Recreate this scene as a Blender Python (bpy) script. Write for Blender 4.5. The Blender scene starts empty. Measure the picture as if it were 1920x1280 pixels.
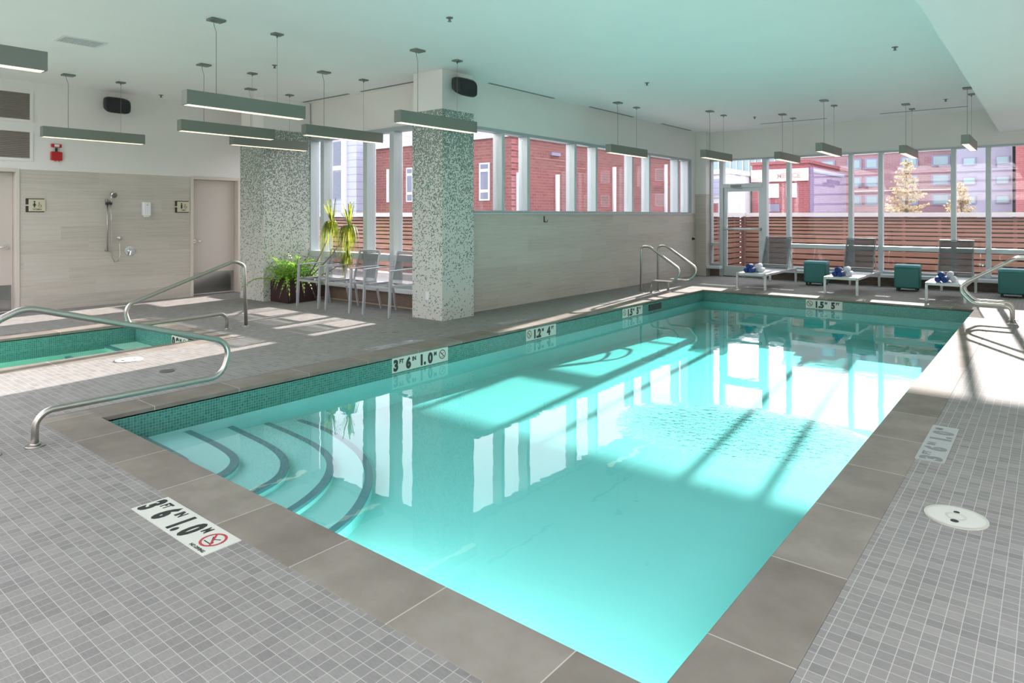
import bpy, bmesh, math, random
from mathutils import Vector, Matrix
random.seed(7)
SC = bpy.context.scene
C = SC.collection
PI = math.pi

# ------------------------------------------------------------------ camera
TH = math.atan2(1012, 1249.0)
cam_d = bpy.data.cameras.new('camera')
cam_d.sensor_width = 36.0
cam_d.lens = 36.0 * 1249.0 / 1920.0
cam_d.shift_y = -236.0 / 1920.0
cam_d.clip_start = 0.05
cam_d.clip_end = 500
cam = bpy.data.objects.new('camera', cam_d)
C.objects.link(cam)
cam.location = (0, 0, 1.4)
cam.rotation_euler = (PI / 2, 0, TH)
SC.camera = cam

# ------------------------------------------------------------------ view, render options
SC.view_settings.view_transform = 'Standard'
SC.view_settings.look = 'None'
SC.view_settings.gamma = 1.0
SC.view_settings.exposure = 0.62
SC.view_settings.use_curve_mapping = False
cy = SC.cycles
cy.max_bounces = 8
cy.diffuse_bounces = 5
cy.glossy_bounces = 4
cy.transmission_bounces = 4
cy.transparent_max_bounces = 24
cy.caustics_reflective = False
cy.caustics_refractive = False
cy.sample_clamp_indirect = 6.0
cy.use_denoising = True
cy.use_adaptive_sampling = True
cy.adaptive_threshold = 0.02

# ------------------------------------------------------------------ sky
SKY = 3.0
world = bpy.data.worlds.new('world')
SC.world = world
world.use_nodes = True
wn = world.node_tree.nodes
wl = world.node_tree.links
wn.clear()
tc = wn.new('ShaderNodeTexCoord')
sp = wn.new('ShaderNodeSeparateXYZ')
rmp = wn.new('ShaderNodeValToRGB')
bg = wn.new('ShaderNodeBackground')
wo = wn.new('ShaderNodeOutputWorld')
wl.new(tc.outputs['Generated'], sp.inputs[0])
wl.new(sp.outputs['Z'], rmp.inputs[0])
rmp.color_ramp.elements[0].position = 0.0
rmp.color_ramp.elements[0].color = (0.92, 0.955, 1.0, 1)
rmp.color_ramp.elements[1].position = 0.7
rmp.color_ramp.elements[1].color = (0.90, 0.94, 1.0, 1)
wl.new(rmp.outputs[0], bg.inputs['Color'])
bg.inputs['Strength'].default_value = SKY
wl.new(bg.outputs[0], wo.inputs[0])

# ------------------------------------------------------------------ sun
AZ = math.radians(6.3)
EL = math.radians(16.35)
sd = bpy.data.lights.new('sun', 'SUN')
sd.energy = 16.0
sd.color = (1.0, 0.93, 0.86)
sd.angle = math.radians(0.6)
sun = bpy.data.objects.new('sun', sd)
C.objects.link(sun)
ldir = Vector((math.sin(AZ) * math.cos(EL), -math.cos(AZ) * math.cos(EL), -math.sin(EL)))
sun.rotation_euler = ldir.to_track_quat('-Z', 'Y').to_euler()
sun.location = (0, 30, 20)


# ================================================================== helpers
class MB:
    def __init__(s):
        s.v = []; s.f = []; s.sm = []

    def add(s, vs, fs, smooth=False):
        o = len(s.v)
        s.v += [tuple(p) for p in vs]
        s.f += [tuple(i + o for i in f) for f in fs]
        s.sm += [smooth] * len(fs)
        return s

    def box(s, x0, x1, y0, y1, z0, z1):
        x0, x1 = min(x0, x1), max(x0, x1); y0, y1 = min(y0, y1), max(y0, y1); z0, z1 = min(z0, z1), max(z0, z1)
        return s.add([(x0, y0, z0), (x1, y0, z0), (x1, y1, z0), (x0, y1, z0), (x0, y0, z1), (x1, y0, z1), (x1, y1, z1), (x0, y1, z1)],
                     [(0, 3, 2, 1), (4, 5, 6, 7), (0, 1, 5, 4), (1, 2, 6, 5), (2, 3, 7, 6), (3, 0, 4, 7)])

    def bar(s, p, q, w, h, up=(0, 0, 1)):
        p = Vector(p); q = Vector(q); d = (q - p).normalized(); up = Vector(up)
        a = d.cross(up)
        if a.length < 1e-4: a = d.cross(Vector((1, 0, 0)))
        a.normalize(); b = a.cross(d).normalized()
        vs = []
        for c in (p, q):
            for i, j in ((-1, -1), (1, -1), (1, 1), (-1, 1)):
                vs.append(c + a * (i * w / 2) + b * (j * h / 2))
        return s.add(vs, [(0, 1, 2, 3), (7, 6, 5, 4), (0, 4, 5, 1), (1, 5, 6, 2), (2, 6, 7, 3), (3, 7, 4, 0)])

    def tube(s, pts, r, n=12, closed=False):
        pts = [Vector(p) for p in pts]
        rr = r if isinstance(r, (list, tuple)) else [r] * len(pts)
        T = []
        for i in range(len(pts)):
            a = pts[max(0, i - 1)]; b = pts[min(len(pts) - 1, i + 1)]
            T.append((b - a).normalized())
        up = Vector((0, 0, 1)) if abs(T[0].z) < 0.9 else Vector((1, 0, 0))
        N = T[0].cross(up).normalized()
        vs = []; fs = []
        for i, p in enumerate(pts):
            if i:
                N = (N - T[i] * N.dot(T[i])).normalized()
            B = T[i].cross(N)
            for k in range(n):
                a = 2 * PI * k / n
                vs.append(p + (N * math.cos(a) + B * math.sin(a)) * rr[i])
        for i in range(len(pts) - 1):
            for k in range(n):
                fs.append((i * n + k, i * n + (k + 1) % n, (i + 1) * n + (k + 1) % n, (i + 1) * n + k))
        s.add(vs, fs, True)
        o = len(s.v) - len(vs)
        s.f.append(tuple(o + k for k in reversed(range(n)))); s.sm.append(False)
        s.f.append(tuple(o + (len(pts) - 1) * n + k for k in range(n))); s.sm.append(False)
        return s

    def disc(s, c, r, h, n=32, ax='z', r2=None):
        """a short cylinder from c upward along an axis by h"""
        r2 = r if r2 is None else r2
        vs = []
        for t, q in ((0, r), (h, r2)):
            for k in range(n):
                a = 2 * PI * k / n; u = q * math.cos(a); w = q * math.sin(a)
                if ax == 'z': vs.append((c[0] + u, c[1] + w, c[2] + t))
                elif ax == 'x': vs.append((c[0] + t, c[1] + u, c[2] + w))
                else: vs.append((c[0] + w, c[1] + t, c[2] + u))
        fs = [tuple(reversed(range(n))), tuple(range(n, 2 * n))]
        s.add(vs, fs)
        s.add(vs, [(k, (k + 1) % n, n + (k + 1) % n, n + k) for k in range(n)], True)
        return s

    def prism(s, poly, z0, z1):
        """extrude a polygon (x, y) list"""
        n = len(poly)
        vs = [(x, y, z0) for x, y in poly] + [(x, y, z1) for x, y in poly]
        return s.add(vs, [tuple(reversed(range(n))), tuple(range(n, 2 * n))] + [(k, (k + 1) % n, n + (k + 1) % n, n + k) for k in range(n)])

    def build(s, name, mat, parent=None, bevel=0, seg=2, smooth=None):
        me = bpy.data.meshes.new(name)
        me.from_pydata(s.v, [], s.f)
        for i, p in enumerate(me.polygons):
            p.use_smooth = s.sm[i] if smooth is None else smooth
        bm = bmesh.new(); bm.from_mesh(me)
        bmesh.ops.remove_doubles(bm, verts=bm.verts, dist=1e-5)
        bmesh.ops.recalc_face_normals(bm, faces=bm.faces)
        bm.to_mesh(me); bm.free()
        me.materials.append(mat)
        o = bpy.data.objects.new(name, me)
        C.objects.link(o)
        if parent is not None: o.parent = parent
        if bevel:
            m = o.modifiers.new('bevel', 'BEVEL'); m.width = bevel; m.segments = seg; m.limit_method = 'ANGLE'; m.angle_limit = 0.6
        return o


def tag(o, label=None, cat=None, group=None, kind=None):
    if label: o['label'] = label
    if cat: o['category'] = cat
    if group: o['group'] = group
    if kind: o['kind'] = kind
    return o


def thing(name, label, cat, loc=(0, 0, 0), rz=0.0, group=None):
    o = bpy.data.objects.new(name, None)
    C.objects.link(o)
    o.empty_display_size = 0.1
    o.location = loc; o.rotation_euler = (0, 0, rz)
    return tag(o, label, cat, group)


def struct(o):
    o['kind'] = 'structure'
    return o


def copy_tree(o, parent=None):
    c = o.copy(); C.objects.link(c)
    if parent is not None: c.parent = parent
    for ch in [x for x in list(C.objects) if x.parent == o]:
        copy_tree(ch, c)
    return c


def fillet(pts, rad, n=8):
    pts = [Vector(p) for p in pts]
    out = [pts[0]]
    for i in range(1, len(pts) - 1):
        a, b, c = pts[i - 1], pts[i], pts[i + 1]
        r = rad[i - 1] if isinstance(rad, (list, tuple)) else rad
        u = (a - b).normalized(); w = (c - b).normalized()
        ang = u.angle(w)
        t = min(r / math.tan(ang / 2), (a - b).length * 0.49, (c - b).length * 0.49)
        p = b + u * t; q = b + w * t
        rr = t * math.tan(ang / 2)
        bis = (u + w).normalized()
        cen = b + bis * (rr / math.sin(ang / 2))
        e1 = (p - cen); e2 = (q - cen)
        tot = e1.angle(e2)
        for k in range(n + 1):
            f = k / n
            v = (e1 * math.sin((1 - f) * tot) + e2 * math.sin(f * tot)) / math.sin(tot)
            out.append(cen + v)
    out.append(pts[-1])
    return out


# ------------------------------------------------------------------ materials
def mat(name, col, rough=0.6, metal=0.0, spec=0.5, emit=None, es=0.0):
    m = bpy.data.materials.new(name); m.use_nodes = True
    b = m.node_tree.nodes['Principled BSDF']
    b.inputs['Base Color'].default_value = (*col, 1)
    b.inputs['Roughness'].default_value = rough
    b.inputs['Metallic'].default_value = metal
    b.inputs['Specular IOR Level'].default_value = spec
    if emit:
        b.inputs['Emission Color'].default_value = (*emit, 1)
        b.inputs['Emission Strength'].default_value = es
    return m


class NT:
    """tiny node helper"""
    def __init__(s, m):
        s.m = m; s.n = m.node_tree.nodes; s.l = m.node_tree.links
        s.b = s.n.get('Principled BSDF')

    def new(s, t): return s.n.new(t)

    def lk(s, a, b): s.l.new(a, b)

    def put(s, sock, v):
        if isinstance(v, bpy.types.NodeSocket): s.l.new(v, sock)
        else: sock.default_value = v

    def math(s, op, a, b=0.0, c=None, clamp=False):
        n = s.new('ShaderNodeMath'); n.operation = op; n.use_clamp = clamp
        s.put(n.inputs[0], a); s.put(n.inputs[1], b)
        if c is not None: s.put(n.inputs[2], c)
        return n.outputs[0]

    def obj(s):
        t = s.new('ShaderNodeTexCoord'); x = s.new('ShaderNodeSeparateXYZ')
        s.lk(t.outputs['Object'], x.inputs[0])
        return t.outputs['Object'], x.outputs[0], x.outputs[1], x.outputs[2]

    def comb(s, x, y, z):
        n = s.new('ShaderNodeCombineXYZ'); s.put(n.inputs[0], x); s.put(n.inputs[1], y); s.put(n.inputs[2], z)
        return n.outputs[0]

    def noise(s, vec, scale=1.0, detail=3.0, rough=0.5):
        n = s.new('ShaderNodeTexNoise'); s.put(n.inputs['Vector'], vec)
        n.inputs['Scale'].default_value = scale; n.inputs['Detail'].default_value = detail; n.inputs['Roughness'].default_value = rough
        return n.outputs['Fac']

    def white(s, vec):
        n = s.new('ShaderNodeTexWhiteNoise'); n.noise_dimensions = '3D'; s.put(n.inputs['Vector'], vec)
        return n.outputs['Value']

    def ramp(s, fac, stops):
        n = s.new('ShaderNodeValToRGB'); s.put(n.inputs[0], fac)
        e = n.color_ramp.elements
        while len(e) < len(stops): e.new(0.5)
        for i, (p, c) in enumerate(stops): e[i].position = p; e[i].color = (*c, 1)
        return n.outputs[0]

    def mix(s, fac, a, b):
        n = s.new('ShaderNodeMix'); n.data_type = 'RGBA'
        s.put(n.inputs[0], fac)
        for sock, v in ((n.inputs[6], a), (n.inputs[7], b)):
            if isinstance(v, tuple): sock.default_value = (*v, 1)
            else: s.lk(v, sock)
        return n.outputs[2]

    def bump(s, h, st=0.3, d=0.01):
        n = s.new('ShaderNodeBump'); n.inputs['Strength'].default_value = st; n.inputs['Distance'].default_value = d
        s.put(n.inputs['Height'], h); s.lk(n.outputs[0], s.b.inputs['Normal'])


def grid_mask(k, u, cell, grout, off=0.0):
    """1 in the joint, 0 in the tile, for one coordinate; returns (mask, index)"""
    q = k.math('ADD', k.math('DIVIDE', u, cell), 1000.0 + off)
    fr = k.math('FRACT', q); idx = k.math('FLOOR', q)
    d = k.math('ABSOLUTE', k.math('SUBTRACT', fr, 0.5))
    return k.math('GREATER_THAN', d, 0.5 - grout / cell / 2), idx


def deck_material():
    m = mat('deck_tile', (0.3, 0.3, 0.29), 0.85, spec=0.04); k = NT(m)
    o, x, y, z = k.obj()
    gx, ix = grid_mask(k, x, 0.0495, 0.0024, 0.818)
    gy, iy = grid_mask(k, y, 0.0495, 0.0024, 0.202)
    g = k.math('MAXIMUM', gx, gy)
    r1 = k.white(k.comb(ix, iy, 0.0))
    # sheets of tiles share a tone
    r2 = k.white(k.comb(k.math('FLOOR', k.math('DIVIDE', ix, 2.0)), iy, 3.0))
    streak = k.noise(k.comb(k.math('MULTIPLY', x, 30.0), k.math('MULTIPLY', y, 200.0), k.math('MULTIPLY', r1, 20.0)), 1.0, 3.0)
    cloud = k.noise(o, 0.55, 2.0)
    v = k.math('ADD', k.math('MULTIPLY', r1, 0.22), k.math('MULTIPLY', r2, 0.24))
    v = k.math('ADD', v, k.math('MULTIPLY', streak, 0.54))
    c = k.ramp(v, [(0.15, (0.205, 0.202, 0.192)), (0.5, (0.265, 0.26, 0.246)), (0.85, (0.33, 0.322, 0.302))])
    c2 = k.mix(cloud, (0.86, 0.83, 0.79), (1.0, 1.0, 1.0))
    mu = k.new('ShaderNodeMix'); mu.data_type = 'RGBA'; mu.blend_type = 'MULTIPLY'; mu.inputs[0].default_value = 1.0
    k.lk(c, mu.inputs[6]); k.lk(c2, mu.inputs[7])
    fin = k.mix(g, mu.outputs[2], (0.45, 0.435, 0.39))
    k.lk(fin, k.b.inputs['Base Color'])
    k.bump(k.math('SUBTRACT', 1.0, g), 0.25, 0.002)
    return m


def coping_material(axis, off):
    m = mat('coping_stone', (0.25, 0.23, 0.2), 0.85, spec=0.04); k = NT(m)
    o, x, y, z = k.obj()
    u = x if axis == 'x' else y
    g, i = grid_mask(k, u, 0.585 if axis == 'x' else 0.655, 0.005, off)
    c1 = k.noise(o, 3.0, 5.0, 0.6)
    r = k.white(k.comb(i, 0.0, 1.0))
    v = k.math('ADD', k.math('MULTIPLY', c1, 0.75), k.math('MULTIPLY', r, 0.25))
    c = k.ramp(v, [(0.25, (0.17, 0.152, 0.125)), (0.55, (0.245, 0.222, 0.186)), (0.8, (0.32, 0.295, 0.252))])
    k.lk(k.mix(g, c, (0.47, 0.44, 0.38)), k.b.inputs['Base Color'])
    return m


def plank_material():
    """horizontal wood-look porcelain wall tile"""
    m = mat('wood_look_tile', (0.45, 0.42, 0.37), 0.4); k = NT(m)
    o, x, y, z = k.obj()
    u = k.math('ADD', x, y)
    gz, iz = grid_mask(k, z, 0.207, 0.003)
    sh = k.math('MULTIPLY', k.math('FRACT', k.math('MULTIPLY', iz, 0.37)), 1.0)
    gu, iu = grid_mask(k, k.math('ADD', u, sh), 1.2, 0.003)
    g = k.math('MAXIMUM', gz, gu)
    r = k.white(k.comb(iz, iu, 2.0))
    st = k.noise(k.comb(k.math('MULTIPLY', u, 0.9), k.math('MULTIPLY', r, 9.0), k.math('MULTIPLY', z, 22.0)), 1.6, 5.0, 0.6)
    st2 = k.noise(k.comb(k.math('MULTIPLY', u, 3.0), 0.0, k.math('MULTIPLY', z, 90.0)), 1.0, 3.0)
    v = k.math('ADD', k.math('MULTIPLY', st, 0.62), k.math('ADD', k.math('MULTIPLY', r, 0.2), k.math('MULTIPLY', st2, 0.18)))
    c = k.ramp(v, [(0.25, (0.41, 0.37, 0.32)), (0.5, (0.52, 0.475, 0.415)), (0.78, (0.60, 0.56, 0.50))])
    k.lk(k.mix(k.math('MULTIPLY', g, 0.45), c, (0.55, 0.52, 0.47)), k.b.inputs['Base Color'])
    return m


def column_mosaic():
    """pale mosaic with green chips that thicken towards the top of the column"""
    m = mat('speckled_mosaic', (0.6, 0.6, 0.55), 0.3); k = NT(m)
    o, x, y, z = k.obj()
    cs = 0.0165
    u = k.math('ADD', x, y)
    w = k.math('ADD', k.math('MULTIPLY', k.noise(o, 16.0, 1.0), 0.05), 0.0)
    gu, iu = grid_mask(k, k.math('ADD', u, w), cs, 0.003)
    gz, iz = grid_mask(k, k.math('ADD', z, w), cs, 0.003)
    r = k.white(k.comb(iu, iz, 5.0))
    r2 = k.white(k.comb(iu, iz, 9.0))
    swirl = k.noise(o, 3.4, 1.0)
    t = k.math('POWER', k.math('DIVIDE', k.math('SUBTRACT', z, 0.35), 2.4, clamp=True), 1.15)
    dens = k.math('ADD', k.math('MULTIPLY', t, 0.74), 0.0)
    dens = k.math('ADD', dens, k.math('MULTIPLY', k.math('SUBTRACT', k.math('MULTIPLY', swirl, 0.4), 0.09), 0.9))
    chip = k.math('MULTIPLY', k.math('LESS_THAN', r, dens), k.math('SUBTRACT', 1.0, k.math('MAXIMUM', gu, gz)))
    cc = k.ramp(r2, [(0.0, (0.015, 0.045, 0.035)), (0.45, (0.035, 0.10, 0.075)), (0.8, (0.09, 0.20, 0.155)), (1.0, (0.20, 0.31, 0.26))])
    base = k.mix(k.math('MULTIPLY', k.white(k.comb(iu, iz, 1.0)), 0.3), (0.60, 0.60, 0.55), (0.50, 0.51, 0.46))
    k.lk(k.mix(chip, base, cc), k.b.inputs['Base Color'])
    return m


def teal_band():
    m = mat('teal_glass_mosaic', (0.1, 0.3, 0.26), 0.2); k = NT(m)
    o, x, y, z = k.obj()
    cs = 0.0215
    gx, ix = grid_mask(k, k.math('ADD', x, y), cs, 0.003)
    gz, iz = grid_mask(k, z, cs, 0.003)
    r = k.white(k.comb(ix, iz, 1.0))
    c = k.ramp(r, [(0.0, (0.035, 0.155, 0.13)), (0.5, (0.05, 0.20, 0.165)), (1.0, (0.075, 0.25, 0.21))])
    k.lk(k.mix(k.math('MAXIMUM', gx, gz), c, (0.17, 0.38, 0.32)), k.b.inputs['Base Color'])
    return m


def brick_material(name, c1, c2, mort, sc=1.0):
    m = mat(name, c1, 0.85); k = NT(m)
    o, x, y, z = k.obj()
    b = k.new('ShaderNodeTexBrick')
    k.lk(k.comb(k.math('ADD', x, y), z, 0.0), b.inputs['Vector'])
    b.inputs['Scale'].default_value = sc
    b.inputs['Brick Width'].default_value = 0.44; b.inputs['Row Height'].default_value = 0.15
    b.inputs['Mortar Size'].default_value = 0.014
    b.inputs['Color1'].default_value = (*c1, 1); b.inputs['Color2'].default_value = (*c2, 1); b.inputs['Mortar'].default_value = (*mort, 1)
    n = k.noise(o, 0.6, 3.0)
    mu = k.new('ShaderNodeMix'); mu.data_type = 'RGBA'; mu.blend_type = 'MULTIPLY'; mu.inputs[0].default_value = 1.0
    k.lk(b.outputs['Color'], mu.inputs[6]); k.lk(k.mix(n, (0.78, 0.78, 0.8), (1.0, 1.0, 1.0)), mu.inputs[7])
    k.lk(mu.outputs[2], k.b.inputs['Base Color'])
    return m


def wood_material(name, c1, c2, axis='x'):
    m = mat(name, c1, 0.6); k = NT(m)
    o, x, y, z = k.obj()
    u, w = (x, y) if axis == 'x' else (y, x)
    n = k.noise(k.comb(k.math('MULTIPLY', u, 1.2), k.math('MULTIPLY', w, 10.0), k.math('MULTIPLY', z, 26.0)), 1.0, 4.0)
    n2 = k.noise(k.comb(k.math('MULTIPLY', u, 0.35), 0.0, k.math('MULTIPLY', z, 5.0)), 1.0, 1.0)
    v = k.math('ADD', k.math('MULTIPLY', n, 0.5), k.math('MULTIPLY', n2, 0.5))
    k.lk(k.ramp(v, [(0.3, c1), (0.7, c2)]), k.b.inputs['Base Color'])
    return m


def clear_surface(name, f0, tint, rough=0.0, ripple=False):
    """Fresnel mix of see-through and mirror: window panes and the water surface"""
    m = bpy.data.materials.new(name); m.use_nodes = True
    k = NT(m); k.n.clear()
    geo = k.new('ShaderNodeNewGeometry')
    vm = k.new('ShaderNodeVectorMath'); vm.operation = 'DOT_PRODUCT'
    k.lk(geo.outputs['Incoming'], vm.inputs[0])
    gl = k.new('ShaderNodeBsdfGlossy'); gl.inputs['Roughness'].default_value = rough
    tr = k.new('ShaderNodeBsdfTransparent'); tr.inputs['Color'].default_value = (*tint, 1)
    if ripple:
        t = k.new('ShaderNodeTexCoord'); s3 = k.new('ShaderNodeSeparateXYZ'); k.lk(t.outputs['Object'], s3.inputs[0])
        big = k.noise(t.outputs['Object'], 2.2, 1.0)
        fine = k.noise(t.outputs['Object'], 20.0, 2.0)
        mid = k.noise(t.outputs['Object'], 9.0, 1.0)
        # a patch of stirred water over the return jet
        dx = k.math('MULTIPLY', k.math('ADD', s3.outputs[0], 1.75), 0.85)
        dy = k.math('MULTIPLY', k.math('SUBTRACT', s3.outputs[1], 4.8), 1.15)
        d = k.math('SQRT', k.math('ADD', k.math('MULTIPLY', dx, dx), k.math('MULTIPLY', dy, dy)))
        msk = k.math('SUBTRACT', 1.0, k.math('DIVIDE', d, 0.85), clamp=True)
        h = k.math('ADD', k.math('MULTIPLY', big, 0.0011), k.math('MULTIPLY', mid, 0.0003))
        h = k.math('ADD', h, k.math('MULTIPLY', k.math('MULTIPLY', fine, msk), 0.06))
        bp = k.new('ShaderNodeBump'); bp.inputs['Strength'].default_value = 1.0; bp.inputs['Distance'].default_value = RIP
        k.put(bp.inputs['Height'], h)
        k.lk(bp.outputs[0], vm.inputs[1]); k.lk(bp.outputs[0], gl.inputs['Normal'])
    else:
        k.lk(geo.outputs['Normal'], vm.inputs[1])
    ct = k.math('ABSOLUTE', vm.outputs['Value'])
    p5 = k.math('POWER', k.math('SUBTRACT', 1.0, ct, clamp=True), 5.0)
    f = k.math('ADD', k.math('MULTIPLY', p5, 1.0 - f0), f0, clamp=True)
    mx = k.new('ShaderNodeMixShader')
    k.lk(f, mx.inputs[0]); k.lk(tr.outputs[0], mx.inputs[1]); k.lk(gl.outputs[0], mx.inputs[2])
    out = k.new('ShaderNodeOutputMaterial'); k.lk(mx.outputs[0], out.inputs['Surface'])
    return m, k, out


RIP = 1.0
ABS = (0.55, 0.06, 0.08)
water_m, wk, wout = clear_surface('pool_water', 0.02, (1, 1, 1), 0.0, True)
va = wk.new('ShaderNodeVolumeAbsorption')
mxa = max(ABS)
va.inputs['Color'].default_value = (1 - ABS[0] / mxa, 1 - ABS[1] / mxa, 1 - ABS[2] / mxa, 1)
va.inputs['Density'].default_value = mxa
wk.lk(va.outputs[0], wout.inputs['Volume'])
glass_m, _, _ = clear_surface('window_glass', 0.05, (0.97, 0.955, 0.985))


def sling(name, col, alpha):
    m = mat(name, col, 0.7); k = NT(m)
    tr = k.new('ShaderNodeBsdfTransparent'); mx = k.new('ShaderNodeMixShader'); out = k.n['Material Output']
    mx.inputs[0].default_value = alpha
    k.lk(tr.outputs[0], mx.inputs[1]); k.lk(k.b.outputs[0], mx.inputs[2]); k.lk(mx.outputs[0], out.inputs['Surface'])
    return m


def leaf_mat(name, c1, c2, trans=0.35):
    m = mat(name, c1, 0.5); k = NT(m)
    o, x, y, z = k.obj()
    col = k.ramp(k.noise(o, 9.0, 2.0), [(0.35, c1), (0.65, c2)])
    k.lk(col, k.b.inputs['Base Color'])
    t = k.new('ShaderNodeBsdfTranslucent'); k.lk(col, t.inputs['Color'])
    mx = k.new('ShaderNodeMixShader'); mx.inputs[0].default_value = trans
    k.lk(k.b.outputs[0], mx.inputs[1]); k.lk(t.outputs[0], mx.inputs[2]); k.lk(mx.outputs[0], k.n['Material Output'].inputs['Surface'])
    return m


def plaster_mat(name, col, amt=0.06):
    m = mat(name, col, 0.75); k = NT(m)
    o, x, y, z = k.obj()
    n = k.noise(o, 2.0, 4.0)
    d = tuple(c * (1 - amt) for c in col)
    k.lk(k.mix(n, d, col), k.b.inputs['Base Color'])
    return m


M = dict(
    deck=deck_material(),
    cop_x=coping_material('x', 0.034), cop_y=coping_material('y', 0.718),
    wood_tile=plank_material(),
    white=plaster_mat('white_paint', (0.75, 0.73, 0.695)),
    ceil=plaster_mat('ceiling_paint', (0.90, 0.90, 0.88)),
    mosaic=column_mosaic(),
    band=teal_band(),
    basin=plaster_mat('turquoise_plaster', (0.35, 0.64, 0.615), 0.05),
    spa_basin=plaster_mat('green_plaster', (0.52, 0.88, 0.66), 0.06),
    nosing=mat('dark_nosing_tile', (0.10, 0.22, 0.24), 0.5),
    alu=mat('window_aluminium', (0.38, 0.44, 0.45), 0.4, 0.2),
    alu_w=mat('pale_aluminium', (0.50, 0.555, 0.56), 0.4, 0.1),
    door=plaster_mat('door_paint', (0.56, 0.50, 0.45), 0.02),
    frame=mat('door_frame_paint', (0.60, 0.54, 0.47), 0.5),
    steel=mat('brushed_steel', (0.46, 0.44, 0.40), 0.33, 1.0),
    chrome=mat('chrome', (0.75, 0.75, 0.75), 0.08, 1.0),
    kick=mat('kick_plate_steel', (0.42, 0.42, 0.43), 0.18, 1.0),
    fixture=mat('fixture_grey', (0.19, 0.21, 0.18), 0.45, 0.3),
    lampglow=mat('lamp_diffuser', (0.9, 0.85, 0.75), 0.5, emit=(1.0, 0.80, 0.56), es=0.8),
    black=mat('black_plastic', (0.012, 0.013, 0.013), 0.5),
    red=mat('alarm_red', (0.45, 0.01, 0.015), 0.35),
    cream=mat('sign_cream', (0.56, 0.52, 0.38), 0.5),
    bronze=mat('sign_bronze', (0.035, 0.02, 0.012), 0.4),
    ink=mat('black_ink', (0.02, 0.025, 0.022), 0.5),
    markred=mat('red_ink', (0.42, 0.045, 0.05), 0.5),
    marker=mat('marker_tile', (0.62, 0.63, 0.56), 0.35),
    brownred=mat('brown_ink', (0.12, 0.04, 0.03), 0.5),
    whitep=mat('white_plastic', (0.75, 0.75, 0.76), 0.35),
    lid=plaster_mat('cream_plastic', (0.60, 0.60, 0.53), 0.12),
    grille=mat('grille_bronze', (0.21, 0.185, 0.16), 0.5),
    ventgrey=mat('vent_grey', (0.5, 0.52, 0.52), 0.5),
    grey=mat('mid_grey', (0.22, 0.22, 0.22), 0.5),
    chairalu=mat('chair_aluminium', (0.45, 0.46, 0.48), 0.35, 0.4),
    lounge=mat('lounger_frame', (0.56, 0.58, 0.56), 0.4, 0.15),
    sling=sling('grey_sling_mesh', (0.075, 0.095, 0.10), 0.78),
    chsling=sling('chair_sling_mesh', (0.09, 0.10, 0.115), 0.60),
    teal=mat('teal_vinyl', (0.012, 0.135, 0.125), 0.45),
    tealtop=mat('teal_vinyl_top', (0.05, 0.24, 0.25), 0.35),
    blue=plaster_mat('navy_towel', (0.015, 0.06, 0.28), 0.3),
    towel=plaster_mat('white_towel', (0.78, 0.80, 0.84), 0.08),
    planter=mat('dark_brown_planter', (0.030, 0.010, 0.010), 0.6),
    soil=plaster_mat('soil', (0.03, 0.02, 0.015), 0.3),
    fern=leaf_mat('fern_green', (0.09, 0.34, 0.02), (0.42, 0.75, 0.05)),
    drac=leaf_mat('yellow_green_leaf', (0.11, 0.18, 0.02), (0.46, 0.48, 0.05), 0.5),
    stem=mat('plant_stem', (0.20, 0.17, 0.12), 0.8),
    lowwall=wood_material('brown_base_tile', (0.13, 0.095, 0.075), (0.24, 0.18, 0.14), 'z'),
    gold=mat('tan_trim', (0.46, 0.36, 0.24), 0.4),
    ledge=mat('ledge_white', (0.62, 0.65, 0.66), 0.35),
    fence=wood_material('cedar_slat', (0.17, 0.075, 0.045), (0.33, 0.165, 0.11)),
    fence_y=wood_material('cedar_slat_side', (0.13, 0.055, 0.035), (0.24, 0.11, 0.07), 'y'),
    fpost=mat('fence_post', (0.16, 0.07, 0.06), 0.7),
    gap_shade=plaster_mat('gap_shade_brown', (0.045, 0.022, 0.018), 0.3),
    cap=plaster_mat('fence_cap', (0.46, 0.44, 0.43), 0.08),
    terrace=plaster_mat('terrace_paving', (0.252, 0.240, 0.228), 0.1),
    brick=brick_material('red_brick', (0.17, 0.050, 0.045), (0.22, 0.075, 0.06), (0.21, 0.13, 0.12)),
    brick2=brick_material('pink_brick', (0.273, 0.136, 0.149), (0.322, 0.174, 0.186), (0.341, 0.236, 0.248)),
    brick3=brick_material('dark_red_brick', (0.290, 0.066, 0.073), (0.343, 0.092, 0.092), (0.297, 0.165, 0.165)),
    lilac=plaster_mat('lilac_render', (0.228, 0.216, 0.300), 0.12),
    purple=brick_material('purple_brick', (0.218, 0.158, 0.277), (0.264, 0.185, 0.304), (0.297, 0.238, 0.343)),
    bwhite=plaster_mat('white_trim', (0.590, 0.590, 0.590), 0.05),
    stonec=plaster_mat('cream_stone', (0.576, 0.504, 0.446), 0.12),
    siding=mat('blue_grey_siding', (0.55, 0.57, 0.70), 0.6),
    bglass=mat('building_glass', (0.10, 0.12, 0.17), 0.15),
    tealglass=mat('teal_building_glass', (0.224, 0.336, 0.350), 0.25),
    asphalt=plaster_mat('asphalt', (0.168, 0.168, 0.168), 0.2),
    conifer=leaf_mat('golden_conifer', (0.27, 0.215, 0.11), (0.50, 0.41, 0.25), 0.2),
    bark=mat('bark', (0.10, 0.07, 0.05), 0.9),
)


def siding_lines():
    m = M['siding']; k = NT(m)
    o, x, y, z = k.obj()
    g, i = grid_mask(k, z, 0.42, 0.035)
    k.lk(k.mix(g, (0.36, 0.38, 0.48), (0.20, 0.21, 0.29)), k.b.inputs['Base Color'])


siding_lines()

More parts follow.
